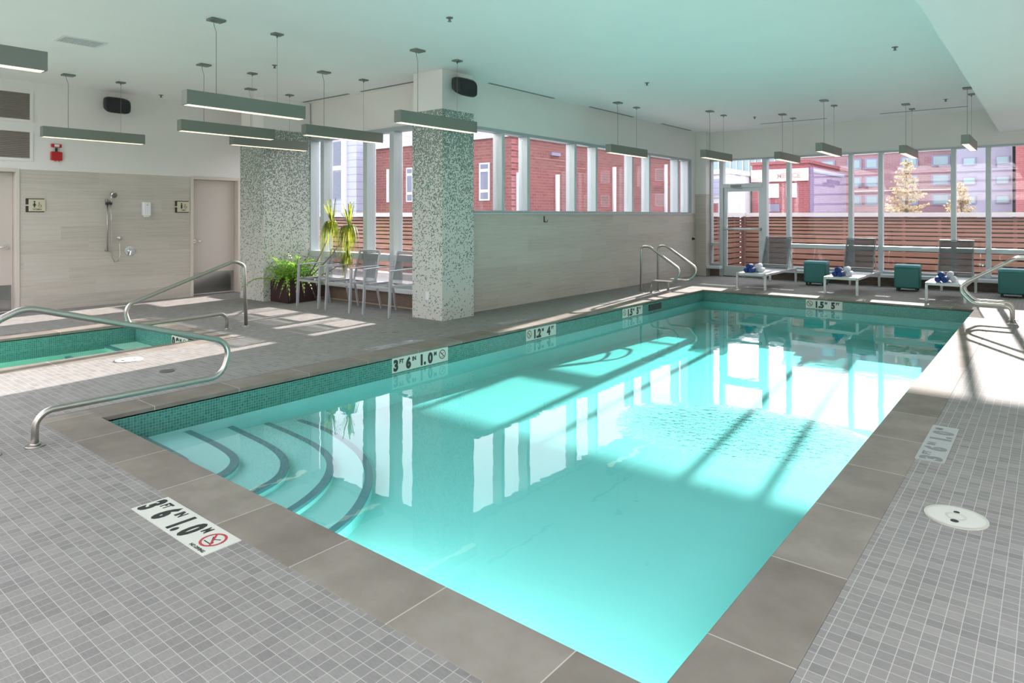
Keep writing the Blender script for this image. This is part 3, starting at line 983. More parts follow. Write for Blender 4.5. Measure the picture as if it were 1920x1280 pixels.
for y, lay, w_, lb in ((5.17, L36, 0.72, 'flat glossy depth tile in the left deck beside the 3 FT 6 IN waterline tile'),
                       (7.22, L12, 0.64, 'flat glossy depth tile in the left deck beside the 1.2 M waterline tile'),
                       (9.66, L15, 0.64, 'flat glossy depth tile in the sunlit left deck beside the 1.5 M waterline tile')):
    depth_marker(lb, w_, 0.15, lay, frame_mtx((-5.60, y, 0.003), (0, -1, 0), (1, 0, 0)), fink, tile_m=glare, ink=fink, small=False)
depth_marker('small white depth tile on the end wall of the spa reading 0.9 M', 0.42, 0.13, [('big', '0.9'), ('sup', 'M'), ('ring',)],
             frame_mtx((-8.22, SY1 - 0.003, -0.165), (1, 0, 0), (0, 0, 1)), small=False)


# ================================================================== pendant lights
def make_pendant(cord_front=True):
    t = thing('pendant_light', '', 'pendant light')
    MB().box(-0.055, 0.055, -0.65, 0.65, 0.0, 0.14).build('housing', M['fixture'], t, bevel=0.002)
    MB().box(-0.042, 0.042, -0.63, 0.63, -0.004, 0.004).build('diffuser', M['lampglow'], t)
    for s_, nm in ((-1, 'power_canopy'), (1, 'cable_canopy')):
        yy = s_ * 0.335
        zc = ZC - 2.465
        mb = MB()
        if s_ < 0: mb.box(-0.06, 0.06, yy - 0.075, yy + 0.075, zc - 0.022, zc)
        else: mb.box(-0.045, 0.045, yy - 0.055, yy + 0.055, zc - 0.018, zc); mb.disc((0, yy, zc - 0.045), 0.008, 0.03, 10)
        c = mb.build(nm, M['fixture'], t, bevel=0.006)
        mb = MB()
        if s_ < 0: mb.tube([(0, yy - 0.03, zc - 0.02), (0, yy - 0.02, zc - 0.07), (0, yy, zc - 0.13), (0, yy, 0.14)], 0.0035, 6)
        else: mb.tube([(0, yy, zc - 0.04), (0, yy, 0.14)], 0.0018, 6)
        mb.build('cable', M['grey'], c)
    return t


pend = [
    (-5.80, 1.01, 'grey bar pendant light cut off by the left edge of the photo'),
    (-10.57, 3.63, 'grey bar pendant light hanging before the red alarm and tiled shower wall'),
    (-6.455, 3.63, 'large grey bar pendant light, uppermost of the overlapping cluster in the left bay'),
    (-8.50, 4.51, 'grey bar pendant light just below and behind the largest one, overlapping the wide mosaic column'),
    (-9.56, 5.76, 'grey bar pendant light hanging lowest in view, right in front of the wide mosaic column'),
    (-7.67, 5.75, 'grey bar pendant light in front of the spa bay windows'),
    (-5.80, 5.73, 'grey bar pendant light crossing the top of the free standing mosaic column'),
    (-5.81, 10.40, 'grey bar pendant light in front of the strip windows above the ladder rails'),
    (-4.95, 12.30, 'grey bar pendant light over the far left pool corner, in front of the glazed door'),
    (-4.02, 13.55, 'grey bar pendant light above the leftmost lounger'),
    (-2.99, 12.40, 'grey bar pendant light hanging above the middle lounger, nearer than its neighbours'),
    (-1.98, 13.70, 'grey bar pendant light in front of the window with the golden conifer'),
    (-1.00, 12.60, 'short looking grey bar pendant light at the far right beside the lowered soffit'),
]
p0 = make_pendant()
for i, (x, y, lb) in enumerate(pend):
    o = p0 if i == 0 else copy_tree(p0)
    o.location = (x, y, 2.465); o['label'] = lb; o['group'] = 'bar pendant lights under the ceiling'

# sprinklers
sp0 = thing('sprinkler_head', '', 'sprinkler')
mb = MB(); mb.disc((0, 0, -0.006), 0.035, 0.006, 20); mb.build('escutcheon', M['grey'], sp0)
mb = MB(); mb.disc((0, 0, -0.035), 0.012, 0.03, 10); mb.disc((0, 0, -0.04), 0.02, 0.004, 14); mb.build('nozzle', M['grille'], sp0)
spk = [(-4.611, 4.714, 'small ceiling sprinkler head above the middle of the pool, nearest of the row'), (-7.828, 4.773, 'small ceiling sprinkler head above the spa bay windows'),
       (-11.196, 4.799, 'small ceiling sprinkler head close to the white wall above the shower'), (-4.618, 8.847, 'small ceiling sprinkler head in the centre of the bright ceiling over the pool'),
       (-1.41, 8.778, 'small ceiling sprinkler head beside the lowered soffit, over the right side of the pool'), (-4.562, 13.248, 'tiny ceiling sprinkler head near the far left corner of the room'),
       (-1.383, 13.259, 'tiny ceiling sprinkler head near the far wall beside the soffit')]
for i, (x, y, lb) in enumerate(spk):
    o = sp0 if i == 0 else copy_tree(sp0)
    o.location = (x, y, ZC); o['label'] = lb; o['group'] = 'ceiling sprinkler heads'


# air slots in the ceiling
def slot(x0, x1, y0, y1, lb):
    t = thing('air_slot', lb, 'air vent', ((x0 + x1) / 2, (y0 + y1) / 2, ZC), group='slot diffusers along the walls')
    hx, hy = (x1 - x0) / 2, (y1 - y0) / 2
    MB().box(-hx, hx, -hy, hy, -0.004, 0.0).build('frame', M['grey'], t)
    e = 0.012
    MB().box(-hx + e, hx - e, -hy + e, hy - e, -0.006, -0.003).build('slot', M['black' if False else 'fixture'], t)


slot(-6.46, -6.41, 7.40, 9.05, 'thin dark ceiling air slot beside the black speaker over the pool wall')
slot(-6.46, -6.41, 10.15, 11.75, 'thin dark ceiling air slot above the strip windows, left of the strip window pendant')
slot(-6.46, -6.41, 13.0, 14.45, 'thin dark ceiling air slot nearest the far left corner')
slot(-4.82, -3.50, 14.33, 14.38, 'thin dark ceiling air slot along the far wall above the leftmost lounger')
slot(-2.56, -1.16, 14.33, 14.38, 'thin dark ceiling air slot along the far wall near the soffit')
slot(-10.1, -8.75, 6.62, 6.67, 'dark ceiling air slot in the spa bay, the left of two')
slot(-8.45, -6.88, 6.62, 6.67, 'dark ceiling air slot in the spa bay, touching the free standing column')
# square ceiling grille
t = thing('ceiling_vent', 'white rectangular air grille in the ceiling at upper left', 'air vent', (-8.45, 2.755, ZC))
MB().box(-0.17, 0.17, -0.22, 0.22, -0.008, 0.0).build('frame', M['whitep'], t)
mb = MB()
for i in range(14): mb.box(-0.135, 0.135, -0.185 + i * 0.027, -0.170 + i * 0.027, -0.012, -0.006)
mb.build('louvre', M['ventgrey'], t)


# wall grilles
def grille(z0, z1, lb):
    t = thing('wall_grille', lb, 'air vent', (XL, 2.62, z0), group='louvred grilles on the white wall')
    w = 0.53; h = z1 - z0
    mb = MB(); e = 0.04
    mb.box(0, 0.015, -w, w, 0, e); mb.box(0, 0.015, -w, w, h - e, h); mb.box(0, 0.015, -w, -w + e, e, h - e); mb.box(0, 0.015, w - e, w, e, h - e)
    mb.build('frame', M['white'], t)
    MB().box(0, 0.004, -w + e, w - e, e, h - e).build('backing', M['grille'], t)
    mb = MB(); n = 15
    for i in range(n):
        zz = e + (h - 2 * e) * (i + 0.5) / n
        mb.add([(0.004, -w + e, zz + 0.006), (0.004, w - e, zz + 0.006), (0.018, w - e, zz - 0.006), (0.018, -w + e, zz - 0.006)], [(0, 1, 2, 3)])
    mb.build('louvre', mat('louvre_taupe', (0.33, 0.29, 0.25), 0.5), t)


grille(2.75, 3.21, 'upper louvred grille on the white wall at the left edge')
grille(2.19, 2.65, 'lower louvred grille on the white wall above the first door')


# speakers
def speaker(lb, locv, rz, tilt):
    t = thing('wall_speaker', lb, 'loudspeaker', locv, rz)
    MB().box(-0.03, 0.03, 0.0, 0.10, -0.03, 0.03).build('bracket', M['black'], t)
    poly = [(-0.10, 0.08), (-0.06, 0.08 + 0.0), (0.06, 0.08), (0.10, 0.08)]
    mb = MB()
    prof = [(0.07, 0.085, 0.07), (0.10, 0.155, 0.095), (0.17, 0.185, 0.115), (0.24, 0.19, 0.12), (0.27, 0.17, 0.105)]
    vs = []; n = 20; fs = []
    for d, a, b in prof:
        for k in range(n):
            an = 2 * PI * k / n
            cx_ = math.copysign(abs(math.cos(an)) ** 0.5, math.cos(an)) * a; cz = math.copysign(abs(math.sin(an)) ** 0.5, math.sin(an)) * b
            vs.append((cx_, d, cz - (d - 0.07) * tilt))
    for i in range(len(prof) - 1):
        for k in range(n): fs.append((i * n + k, i * n + (k + 1) % n, (i + 1) * n + (k + 1) % n, (i + 1) * n + k))
    fs.append(tuple(range(n))); fs.append(tuple(range((len(prof) - 1) * n, len(prof) * n)))
    mb.add(vs, fs); mb.build('cabinet', M['black'], t)
    mb = MB()
    vs = [(v[0] * 0.92, v[1] + 0.004, v[2] * 0.92) for v in vs[-n:]]
    mb.add(vs, [tuple(range(n))]); mb.build('front_grille', mat('speaker_grille', (0.02, 0.022, 0.022), 0.8), t)


speaker('black loudspeaker mounted high on the white wall above the shower', (XL, 4.20, 3.17), -PI / 2, 0.35)
speaker('black loudspeaker on the plaster head of the free standing mosaic column', (-6.292, 6.52, 3.165), -PI / 2 - 0.0, 0.35)

# fire alarm
t = thing('fire_alarm', 'red fire bell with small strobe above it on the white wall', 'fire alarm', (XL, 3.44, 2.20))
mb = MB(); mb.box(0, 0.045, -0.075, 0.075, 0.02, 0.15); mb.build('bell_box', M['red'], t, bevel=0.012, seg=3)
mb = MB(); mb.disc((0.045, -0.02, 0.02), 0.014, 0.01, 12, 'x'); mb.disc((0.045, 0.025, 0.02), 0.014, 0.01, 12, 'x'); mb.build('screw', M['red'], t)
MB().box(0, 0.03, -0.012, 0.012, 0.155, 0.205).build('conduit', M['black'], t)
mb = MB(); mb.box(0, 0.04, -0.065, 0.065, 0.215, 0.265); st = mb.build('strobe_base', M['red'], t, bevel=0.004)
MB().box(0.04, 0.05, -0.03, 0.03, 0.222, 0.258).build('strobe_lens', M['whitep'], st)

# restroom signs
def sign(yc, lb, woman):
    t = thing('restroom_sign', lb, 'sign', (XL + 0.001, yc, 1.55))
    w, h = 0.125, 0.10
    MB().box(0, 0.008, -w, w * 0.86, -h, h).build('backplate', M['bronze'], t, bevel=0.006)
    MB().box(0.008, 0.013, -w * 0.72, w * 0.95, -h * 0.88, h * 0.88).build('face', M['cream'], t, bevel=0.002)
    MB().box(0.006, 0.0125, -w * 1.02, -w * 0.70, -0.010, 0.010).build('band', M['cream'], t)
    mb = MB()
    X0 = 0.0136
    def pl(pts): mb.add([(X0, a, b) for a, b in pts], [tuple(range(len(pts)))])
    mb.disc((0.0128, -0.018, 0.052), 0.012, 0.001, 16, 'x')
    if woman: pl([(-0.018, 0.045), (0.006, -0.005), (-0.042, -0.005)][::-1]); pl([(-0.027, -0.03), (-0.010, -0.03), (-0.010, -0.005), (-0.027, -0.005)])
    else: pl([(-0.032, -0.03), (-0.004, -0.03), (-0.004, 0.038), (-0.032, 0.038)])
    mb.build('figure_symbol', M['ink'], t)
    mb = MB()
    mb.disc((0.0128, 0.040, 0.036), 0.009, 0.001, 14, 'x')
    vs = []; n = 18
    for k in range(n + 1):
        a = PI * 0.75 + (PI * 1.35) * k / n
        vs += [(X0, 0.048 + 0.024 * math.cos(a), -0.006 + 0.024 * math.sin(a)), (X0, 0.048 + 0.017 * math.cos(a), -0.006 + 0.017 * math.sin(a))]
    mb.add(vs, [(2 * k, 2 * k + 2, 2 * k + 3, 2 * k + 1) for k in range(n)])
    pl([(0.037, -0.002), (0.045, -0.002), (0.045, 0.028), (0.037, 0.028)]); pl([(0.045, -0.002), (0.068, -0.002), (0.068, 0.006), (0.045, 0.006)]); pl([(0.062, -0.024), (0.070, -0.024), (0.070, 0.0), (0.062, 0.0)])
    mb.build('wheelchair_symbol', mat('symbol_brown', (0.22, 0.12, 0.06), 0.5), t)
    mb = MB(); v, f, w_ = text_mesh('WOMEN' if woman else 'MEN', 0.028, 0.0006)
    mb.add([(X0 + c, a - 0.04 if woman else a - 0.01, b - 0.068) for a, b, c in v], f)
    mb.build('lettering', M['ink'], t)


sign(3.185, 'women restroom sign, cream plaque beside the first door', True)
sign(5.30, 'men restroom sign, cream plaque beside the second door', False)

# soap dispenser
t = thing('soap_dispenser', 'white soap dispenser on the tiled wall right of the hand shower', 'soap dispenser', (XL, 4.70, 1.52))
MB().box(0, 0.085, -0.058, 0.058, -0.125, 0.10).build('cover', M['whitep'], t, bevel=0.014, seg=3)
MB().box(0.083, 0.088, -0.012, 0.012, 0.045, 0.056).build('logo_mark', M['grey'], t)
MB().box(0.01, 0.07, -0.04, 0.04, -0.145, -0.122).build('push_pad', M['whitep'], t, bevel=0.008)

# hand shower set
t = thing('hand_shower', 'chrome hand shower on a slide bar with looping hose on the tiled wall', 'shower', (XL, 4.15, 0.0))
mb = MB(); mb.tube([(0.05, -0.03, 0.84), (0.05, -0.03, 1.66)], 0.010, 10); mb.disc((0, -0.03, 0.86), 0.022, 0.055, 14, 'x'); mb.disc((0, -0.03, 1.64), 0.022, 0.055, 14, 'x'); mb.build('slide_bar', M['steel'], t)
mb = MB(); mb.box(0.03, 0.10, -0.055, 0.02, 1.57, 1.61); mb.build('slider', M['black'], t)
mb = MB(); mb.tube([(0.09, 0.0, 1.60), (0.10, 0.012, 1.68), (0.12, 0.022, 1.735)], [0.013, 0.015, 0.026], 12); mb.tube([(0.112, 0.02, 1.74), (0.165, 0.03, 1.715)], [0.042, 0.045], 18); mb.build('shower_head', M['chrome'], t)
mb = MB(); ln = [(0.09, 0.0, 1.60), (0.07, 0.02, 1.3), (0.06, 0.03, 0.95), (0.055, 0.04, 0.74), (0.055, 0.075, 0.665), (0.055, 0.125, 0.68), (0.05, 0.155, 0.78), (0.045, 0.15, 0.92), (0.035, 0.145, 1.03)]
mb.tube([Vector((a, b, c)) for a, b, c in ln], 0.007, 8); mb.build('hose', M['steel'], t)
mb = MB(); mb.disc((0, 0.145, 1.045), 0.030, 0.02, 18, 'x', 0.024); mb.disc((0.02, 0.145, 1.045), 0.014, 0.025, 12, 'x'); mb.build('hose_outlet', M['chrome'], t)
t = thing('shower_valve', 'round chrome shower mixing valve on the tiled wall', 'tap', (XL, 4.47, 0.83))
mb = MB(); mb.disc((0, 0, 0), 0.085, 0.008, 32, 'x', 0.080); mb.build('escutcheon', M['chrome'], t)
mb = MB(); mb.disc((0.008, 0, 0), 0.04, 0.03, 20, 'x', 0.034); mb.bar((0.045, 0, 0), (0.05, -0.02, -0.07), 0.018, 0.012); mb.build('lever', M['chrome'], t)


# hooks
def hook(lb, locv, cat='hook'):
    t = thing('wall_hook', lb, cat, locv)
    MB().box(0, 0.008, -0.012, 0.012, -0.05, 0.05).build('plate', M['bronze'], t)
    mb = MB(); mb.tube([(0.006, 0, -0.02), (0.03, 0.0, -0.045), (0.055, 0.01, -0.045), (0.06, 0.02, -0.01)], 0.008, 8); mb.build('prong', mat('hook_red', (0.20, 0.03, 0.02), 0.4), t)


hook('small dark wall hook on the tiled pool wall under the strip windows', (XP, 8.86, 1.34))
t = thing('door_stop_knob', 'small round black knob on the tiled wall near the far corner', 'knob', (XP, 14.70, 0.86))
mb = MB(); mb.disc((0, 0, 0), 0.035, 0.02, 16, 'x', 0.03); mb.build('rose', M['black'], t)
mb = MB(); mb.disc((0.02, 0, 0), 0.018, 0.035, 14, 'x', 0.022); mb.build('knob', M['black'], t)


# ================================================================== hand rails
def rail_shape(mb, s0, s1, peak, tip, zt, zl, ps, r=0.021):
    """bent rail in the local xz plane: tall post at s=0, U turn at s=tip, low bar back to a short post at s=ps"""
    pts = [(0, 0, 0), (0, 0, zt), (peak, 0, zt + 0.03), (tip, 0, s0), (tip - 0.02, 0, zl), (ps, 0, zl), (ps, 0, 0)]
    mb.tube(fillet(pts, [0.08, 0.10, 0.13, 0.13, 0.09], 8), r, 14)


def make_rail(name, label, locv, rz, kind, group=None, drop=0.0):
    t = thing(name, label, 'pool rail', locv, rz, group)
    mb = MB()
    if kind == 'ladder':
        pts = [(0.0, 0, 0.0), (0.0, 0, 0.845), (0.16, 0, 0.845), (0.80, 0, 0.43), (0.62, 0, 0.235), (0.20, 0, 0.235), (0.20, 0, 0.0)]
        mb.tube(fillet(pts, [0.09, 0.09, 0.13, 0.13, 0.09], 8), 0.021, 14)
    elif kind == 'long':
        pts = [(0.0, 0, 0.0), (0.0, 0, 0.77), (0.17, 0, 0.845), (1.47, 0, 0.45), (1.39, 0, 0.205), (0.22, 0, 0.205), (0.22, 0, 0.0)]
        mb.tube(fillet(pts, [0.10, 0.16, 0.12, 0.12, 0.10], 10), 0.0205, 16)
    elif kind == 'spa':
        pts = [(0.0, 0, 0.0), (0.03, 0, 0.78), (0.16, 0, 0.835), (1.43, 0, 0.405), (1.36, 0, 0.175), (0.25, 0, 0.20), (0.25, 0, 0.0)]
        mb.tube(fillet(pts, [0.07, 0.12, 0.11, 0.11, 0.10], 10), 0.021, 16)
    mb.build('rail', M['steel'], t)
    s2 = {'ladder': 0.20, 'long': 0.22, 'spa': 0.245}[kind]
    for s_ in (0.0, s2):
        mb = MB(); mb.disc((s_, 0, 0), 0.055, 0.008, 24, 'z', 0.05); mb.disc((s_, 0, 0.008), 0.03, 0.012, 20, 'z', 0.026)
        mb.build('anchor_flange', M['steel'], t)
    return t


make_rail('handrail', 'long stainless steel handrail bending over the near left pool steps', (-4.80, 1.10, 0), PI / 2, 'long')
make_rail('handrail', 'stainless steel handrail with a tall post at the end of the spa', (-7.88, 4.41, 0), -PI / 2, 'spa')
make_rail('ladder_rail', 'steel ladder rail at the left pool edge, the one nearer the column', (-5.78, 10.85, 0), 0, 'ladder', 'ladder rails at the left pool edge')
make_rail('ladder_rail', 'steel ladder rail at the left pool edge, the one nearer the glazed wall', (-5.67, 11.30, 0), 0, 'ladder', 'ladder rails at the left pool edge')
make_rail('ladder_rail', 'steel ladder rail at the right pool edge, the nearer of the pair', (-0.20, 10.72, 0), PI, 'ladder', 'ladder rails at the right pool edge')
make_rail('ladder_rail', 'steel ladder rail at the right pool edge, the farther of the pair', (-0.20, 11.12, 0), PI, 'ladder', 'ladder rails at the right pool edge')


# ================================================================== lids and drains
def lid(lb, x, y, r, m_, holes=True):
    t = thing('floor_lid', lb, 'floor cover', (x, y, 0.0))
    mb = MB(); mb.disc((0, 0, 0), r, 0.006, 40, 'z', r * 0.97); mb.build('cover', m_, t)
    mb = MB(); ring(mb, 0, 0, r * 0.99, r * 0.90, 0.0068, 40); ring(mb, 0, 0, r * 0.34, r * 0.25, 0.0066, 24); mb.build('rim', mat('lid_rim', (0.48, 0.48, 0.40), 0.5) if m_ == M['lid'] else m_, t)
    if holes:
        MB().disc((-r * 0.02, r * 0.42, 0.006), r * 0.10, 0.0012, 16).build('finger_hole', M['black'], t)
        MB().disc((r * 0.0, -r * 0.45, 0.006), r * 0.13, 0.0012, 16).build('finger_hole', M['black'], t)


lid('round cream skimmer lid with two finger holes in the right hand deck', -0.345, 3.695, 0.128, M['lid'])
lid('round white skimmer lid in the sunlit deck between spa and pool', -6.95, 2.68, 0.12, M['lid'])
lid('small round grey drain cover in the shaded deck beside the white lid', -6.18, 2.70, 0.062, mat('drain_grey', (0.12, 0.12, 0.12), 0.4), False)
lid('tiny dark drain plug in the shaded deck before the free standing column', -6.23, 5.24, 0.035, M['fixture'], False)
lid('tiny dark floor plug just right of the other plug before the column', -6.14, 5.34, 0.03, M['fixture'], False)


# ================================================================== armchairs
def make_chair():
    t = thing('armchair', '', 'chair')
    w = 0.275; A = M['chairalu']
    for s_ in (-1, 1):
        MB().bar((s_ * w, -0.30, 0), (s_ * w, -0.27, 0.635), 0.028, 0.036, (0, 1, 0)).build('leg', A, t, bevel=0.004)
        MB().bar((s_ * (w - 0.01), 0.30, 0), (s_ * (w - 0.03), 0.20, 0.43), 0.026, 0.034, (0, 1, 0)).build('leg', A, t, bevel=0.004)
        mb = MB(); mb.bar((s_ * w, -0.30, 0.64), (s_ * w, 0.0, 0.65), 0.042, 0.016); mb.bar((s_ * w, 0.0, 0.65), (s_ * (w - 0.02), 0.235, 0.655), 0.042, 0.016)
        mb.build('armrest', A, t, bevel=0.005)
    mb = MB()
    for s_ in (-1, 1):
        mb.bar((s_ * (w - 0.02), -0.28, 0.43), (s_ * (w - 0.03), 0.20, 0.42), 0.024, 0.032)
        mb.bar((s_ * (w - 0.03), 0.19, 0.40), (s_ * (w - 0.045), 0.305, 0.87), 0.022, 0.030, (0, 1, 0))
    mb.bar((-w + 0.01, -0.275, 0.40), (w - 0.01, -0.275, 0.40), 0.022, 0.03)
    mb.bar((-w + 0.05, 0.305, 0.865), (w - 0.05, 0.305, 0.865), 0.022, 0.025)
    mb.bar((-w + 0.03, 0.195, 0.41), (w - 0.03, 0.195, 0.41), 0.022, 0.025)
    mb.build('frame', A, t, bevel=0.003)
    # sling seat, dipping in the middle, and sling back with curved slack
    mb = MB(); n = 8
    vs = []; fs = []
    for j in range(n + 1):
        for i in range(n + 1):
            u = i / n; v_ = j / n
            vs.append(((-w + 0.03) + (2 * w - 0.06) * u, -0.27 + 0.46 * v_, 0.437 - 0.03 * math.sin(PI * u) - 0.01 * v_))
    for j in range(n):
        for i in range(n): fs.append((j * (n + 1) + i, j * (n + 1) + i + 1, (j + 1) * (n + 1) + i + 1, (j + 1) * (n + 1) + i))
    mb.add(vs, fs, True); mb.build('seat', M['chsling'], t)
    mb = MB(); vs = []
    for j in range(n + 1):
        for i in range(n + 1):
            u = i / n; v_ = j / n
            vs.append(((-w + 0.045) + (2 * w - 0.09) * u, 0.20 + 0.10 * v_ + 0.02 * math.sin(PI * u), 0.46 + 0.39 * v_))
    mb.add(vs, fs, True); mb.build('backrest', M['chsling'], t)
    return t


ch0 = make_chair()
for i, (x, y, rz, lb) in enumerate([(-8.80, 6.22, 0.0, 'grey sling armchair at the left, right beside the fern planter'), (-8.09, 6.24, 0.02, 'grey sling armchair in the middle of the three under the spa bay windows'),
                                    (-7.27, 6.28, 0.0, 'grey sling armchair half hidden behind the free standing column')]):
    o = ch0 if i == 0 else copy_tree(ch0)
    o.location = (x, y, 0); o.rotation_euler.z = rz; o['label'] = lb; o['group'] = 'sling armchairs under the spa bay windows'


# ================================================================== loungers, cube seats, towels
def make_lounger():
    t = thing('sun_lounger', '', 'sun lounger')
    w = 0.262; L = 1.95; A = M['lounge']; zt = 0.31
    mb = MB()
    for s_ in (-1, 1): mb.box(s_ * w - 0.018, s_ * w + 0.018, 0.0, L, zt - 0.045, zt)
    mb.box(-w, w, 0.0, 0.035, zt - 0.045, zt); mb.box(-w, w, L - 0.035, L, zt - 0.045, zt)
    for y in (0.7, 1.3): mb.box(-w, w, y, y + 0.03, zt - 0.05, zt - 0.02)
    mb.build('frame', A, t, bevel=0.004)
    for s_ in (-1, 1):
        for y in (0.02, L - 0.02):
            MB().box(s_ * w - 0.020, s_ * w + 0.020, y - 0.02, y + 0.02, 0.0, zt - 0.04).build('leg', A, t, bevel=0.003)
    mb = MB(); mb.box(-w + 0.018, w - 0.018, 0.035, 1.32, zt - 0.008, zt + 0.002); mb.build('seat_sling', mat('pale_sling', (0.62, 0.64, 0.64), 0.6), t)
    hy, ty, tz = 1.34, 1.66, 0.95
    mb = MB()
    for s_ in (-1, 1): mb.bar((s_ * (w - 0.012), hy, zt), (s_ * (w - 0.012), ty, tz), 0.022, 0.028, (0, 1, 0))
    mb.bar((-w, ty, tz), (w, ty, tz), 0.022, 0.022)
    bf = mb.build('backrest_frame', mat('grey_frame', (0.20, 0.23, 0.23), 0.4, 0.3), t, bevel=0.003)
    mb = MB(); n = 6; vs = []; fs = []
    for j in range(n + 1):
        for i in range(n + 1):
            u = i / n; v_ = j / n
            vs.append(((-w + 0.02) + (2 * w - 0.04) * u, hy + (ty - hy) * v_ + 0.015 * math.sin(PI * u), zt + 0.01 + (tz - zt - 0.03) * v_))
    for j in range(n):
        for i in range(n): fs.append((j * (n + 1) + i, j * (n + 1) + i + 1, (j + 1) * (n + 1) + i + 1, (j + 1) * (n + 1) + i))
    mb.add(vs, fs, True); mb.build('backrest_sling', M['sling'], bf)
    mb = MB(); mb.bar((-w, 1.38, 0.40), (w, 1.38, 0.40), 0.02, 0.012); mb.bar((-w + 0.02, 1.55, 0.72), (-w + 0.02, 1.82, 0.30), 0.016, 0.016); mb.bar((w - 0.02, 1.55, 0.72), (w - 0.02, 1.82, 0.30), 0.016, 0.016)
    mb.build('support_strut', A, t)
    return t


lg0 = make_lounger()
LG = [(-4.42, 12.62, 0.0, 'grey sling sun lounger farthest left, near the glazed door', 'leftmost'), (-2.90, 12.80, 0.0, 'grey sling sun lounger in the middle, between two teal cube seats', 'middle'),
      (-1.33, 12.72, 0.0, 'grey sling sun lounger on the right, partly behind the right ladder rails', 'right hand')]
for i, (x, y, rz, lb, nm) in enumerate(LG):
    o = lg0 if i == 0 else copy_tree(lg0)
    o.location = (x, y, 0); o.rotation_euler.z = rz; o['label'] = lb; o['group'] = 'sun loungers along the glazed wall'


def make_towel(m_a):
    t = thing('rolled_towel', '', 'towel')
    r = 0.044; n = 20
    mb = MB(); mb.disc((0, 0, r), r, 0.20, n, 'y'); mb.build('roll', m_a, t, bevel=0.008)
    # dark spiral on the end: shade between the folds put into colour
    mb = MB(); vs = []; k = 40
    for i in range(k + 1):
        a = i / k * 4.5 * PI; rr = r * (0.12 + 0.80 * i / k)
        for q in (0.0, 0.0035): vs.append(((rr + q) * math.cos(a), -0.0015, r + (rr + q) * math.sin(a)))
    mb.add(vs, [(2 * i, 2 * i + 2, 2 * i + 3, 2 * i + 1) for i in range(k)]); mb.build('fold_shade', mat('fold_shadow', (0.01, 0.025, 0.09) if m_a == M['blue'] else (0.5, 0.52, 0.57), 0.9), t)
    return t


tb = make_towel(M['blue']); tw = make_towel(M['towel'])
first = {0: True, 1: True}
for (x, y, rz, lb, nm) in LG:
    for col, (src, cn, dy) in enumerate(((tb, 'dark blue', 0.02), (tw, 'white', 0.235))):
        for (dx, dz, pos) in ((-0.046, 0.0, 'lower left'), (0.046, 0.0, 'lower right'), (0.0, 0.0765, 'topmost')):
            o = src if first[col] else copy_tree(src); first[col] = False
            o.location = (x - 0.07 + dx + col * 0.10, y + dy + 0.03 + col * 0.0, 0.314 + dz)
            o['label'] = '%s rolled pool towel, %s of its %s stack on the %s lounger' % (cn, pos, 'front' if col == 0 else 'back', nm)
            o['group'] = 'rolled towels on the loungers'


def make_cube():
    t = thing('cube_seat', '', 'cube seat')
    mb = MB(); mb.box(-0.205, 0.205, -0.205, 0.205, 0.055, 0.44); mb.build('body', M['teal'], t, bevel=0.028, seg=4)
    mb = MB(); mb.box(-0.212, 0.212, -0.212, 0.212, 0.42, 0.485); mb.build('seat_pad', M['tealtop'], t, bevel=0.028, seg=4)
    for a in (-1, 1):
        for b in (-1, 1):
            MB().box(a * 0.15 - 0.02, a * 0.15 + 0.02, b * 0.15 - 0.02, b * 0.15 + 0.02, 0, 0.06).build('leg', M['black'], t)
    return t


cb0 = make_cube()
for i, (x, y, lb) in enumerate([(-3.69, 14.33, 'teal vinyl cube seat between the left and middle loungers'), (-2.09, 14.33, 'teal vinyl cube seat between the middle and right loungers'),
                                (-0.52, 14.33, 'teal vinyl cube seat at the far right, behind the ladder rails')]):
    o = cb0 if i == 0 else copy_tree(cb0)
    o.location = (x, y, 0); o.rotation_euler.z = 0.06; o['label'] = lb; o['group'] = 'teal cube seats between the loungers'


# ================================================================== plants indoors
def planter(lb, x0, x1, y0, y1, h):
    t = thing('planter_box', lb, 'planter', ((x0 + x1) / 2, (y0 + y1) / 2, 0))
    a, b = (x1 - x0) / 2, (y1 - y0) / 2; e = 0.025
    mb = MB(); mb.box(-a, a, -b, -b + e, 0, h); mb.box(-a, a, b - e, b, 0, h); mb.box(-a, -a + e, -b + e, b - e, 0, h); mb.box(a - e, a, -b + e, b - e, 0, h)
    mb.build('box', M['planter'], t, bevel=0.004)
    MB().box(-a + e, a - e, -b + e, b - e, 0.02, h - 0.05).build('soil', M['soil'], t)
    return t


planter('dark brown square planter holding the ferns, beside the wide mosaic column', -9.93, -9.42, 5.98, 6.50, 0.36)


def frond(mb, mbs, base, az, L, rise, droop, wd, nn=16):
    """arching fern frond with paired leaflets"""
    d = Vector((math.cos(az), math.sin(az), 0)); s_ = Vector((-math.sin(az), math.cos(az), 0))
    pts = []
    for i in range(nn + 1):
        f = i / nn
        pts.append(Vector(base) + d * (L * f * (1 - 0.15 * f)) + Vector((0, 0, rise * math.sin(PI * 0.62 * f) - droop * f * f)))
    mbs.tube(pts[::2] + ([pts[-1]] if nn % 2 else []), 0.003, 5)
    for i in range(1, nn + 1):
        f = i / nn; w_ = wd * math.sin(PI * min(1, 0.12 + 0.9 * f)) ** 0.7 * (1.05 - 0.7 * f)
        p = pts[i]; tg = (pts[i] - pts[i - 1]).normalized()
        for sg in (-1, 1):
            q = p + s_ * (sg * w_) + tg * (w_ * 0.35) + Vector((0, 0, -w_ * 0.35 + random.uniform(-0.01, 0.01)))
            h_ = tg * (L / nn * 0.42)
            mid = (p + q) / 2
            mb.add([p, mid + h_, q, mid - h_], [(0, 1, 2, 3)])


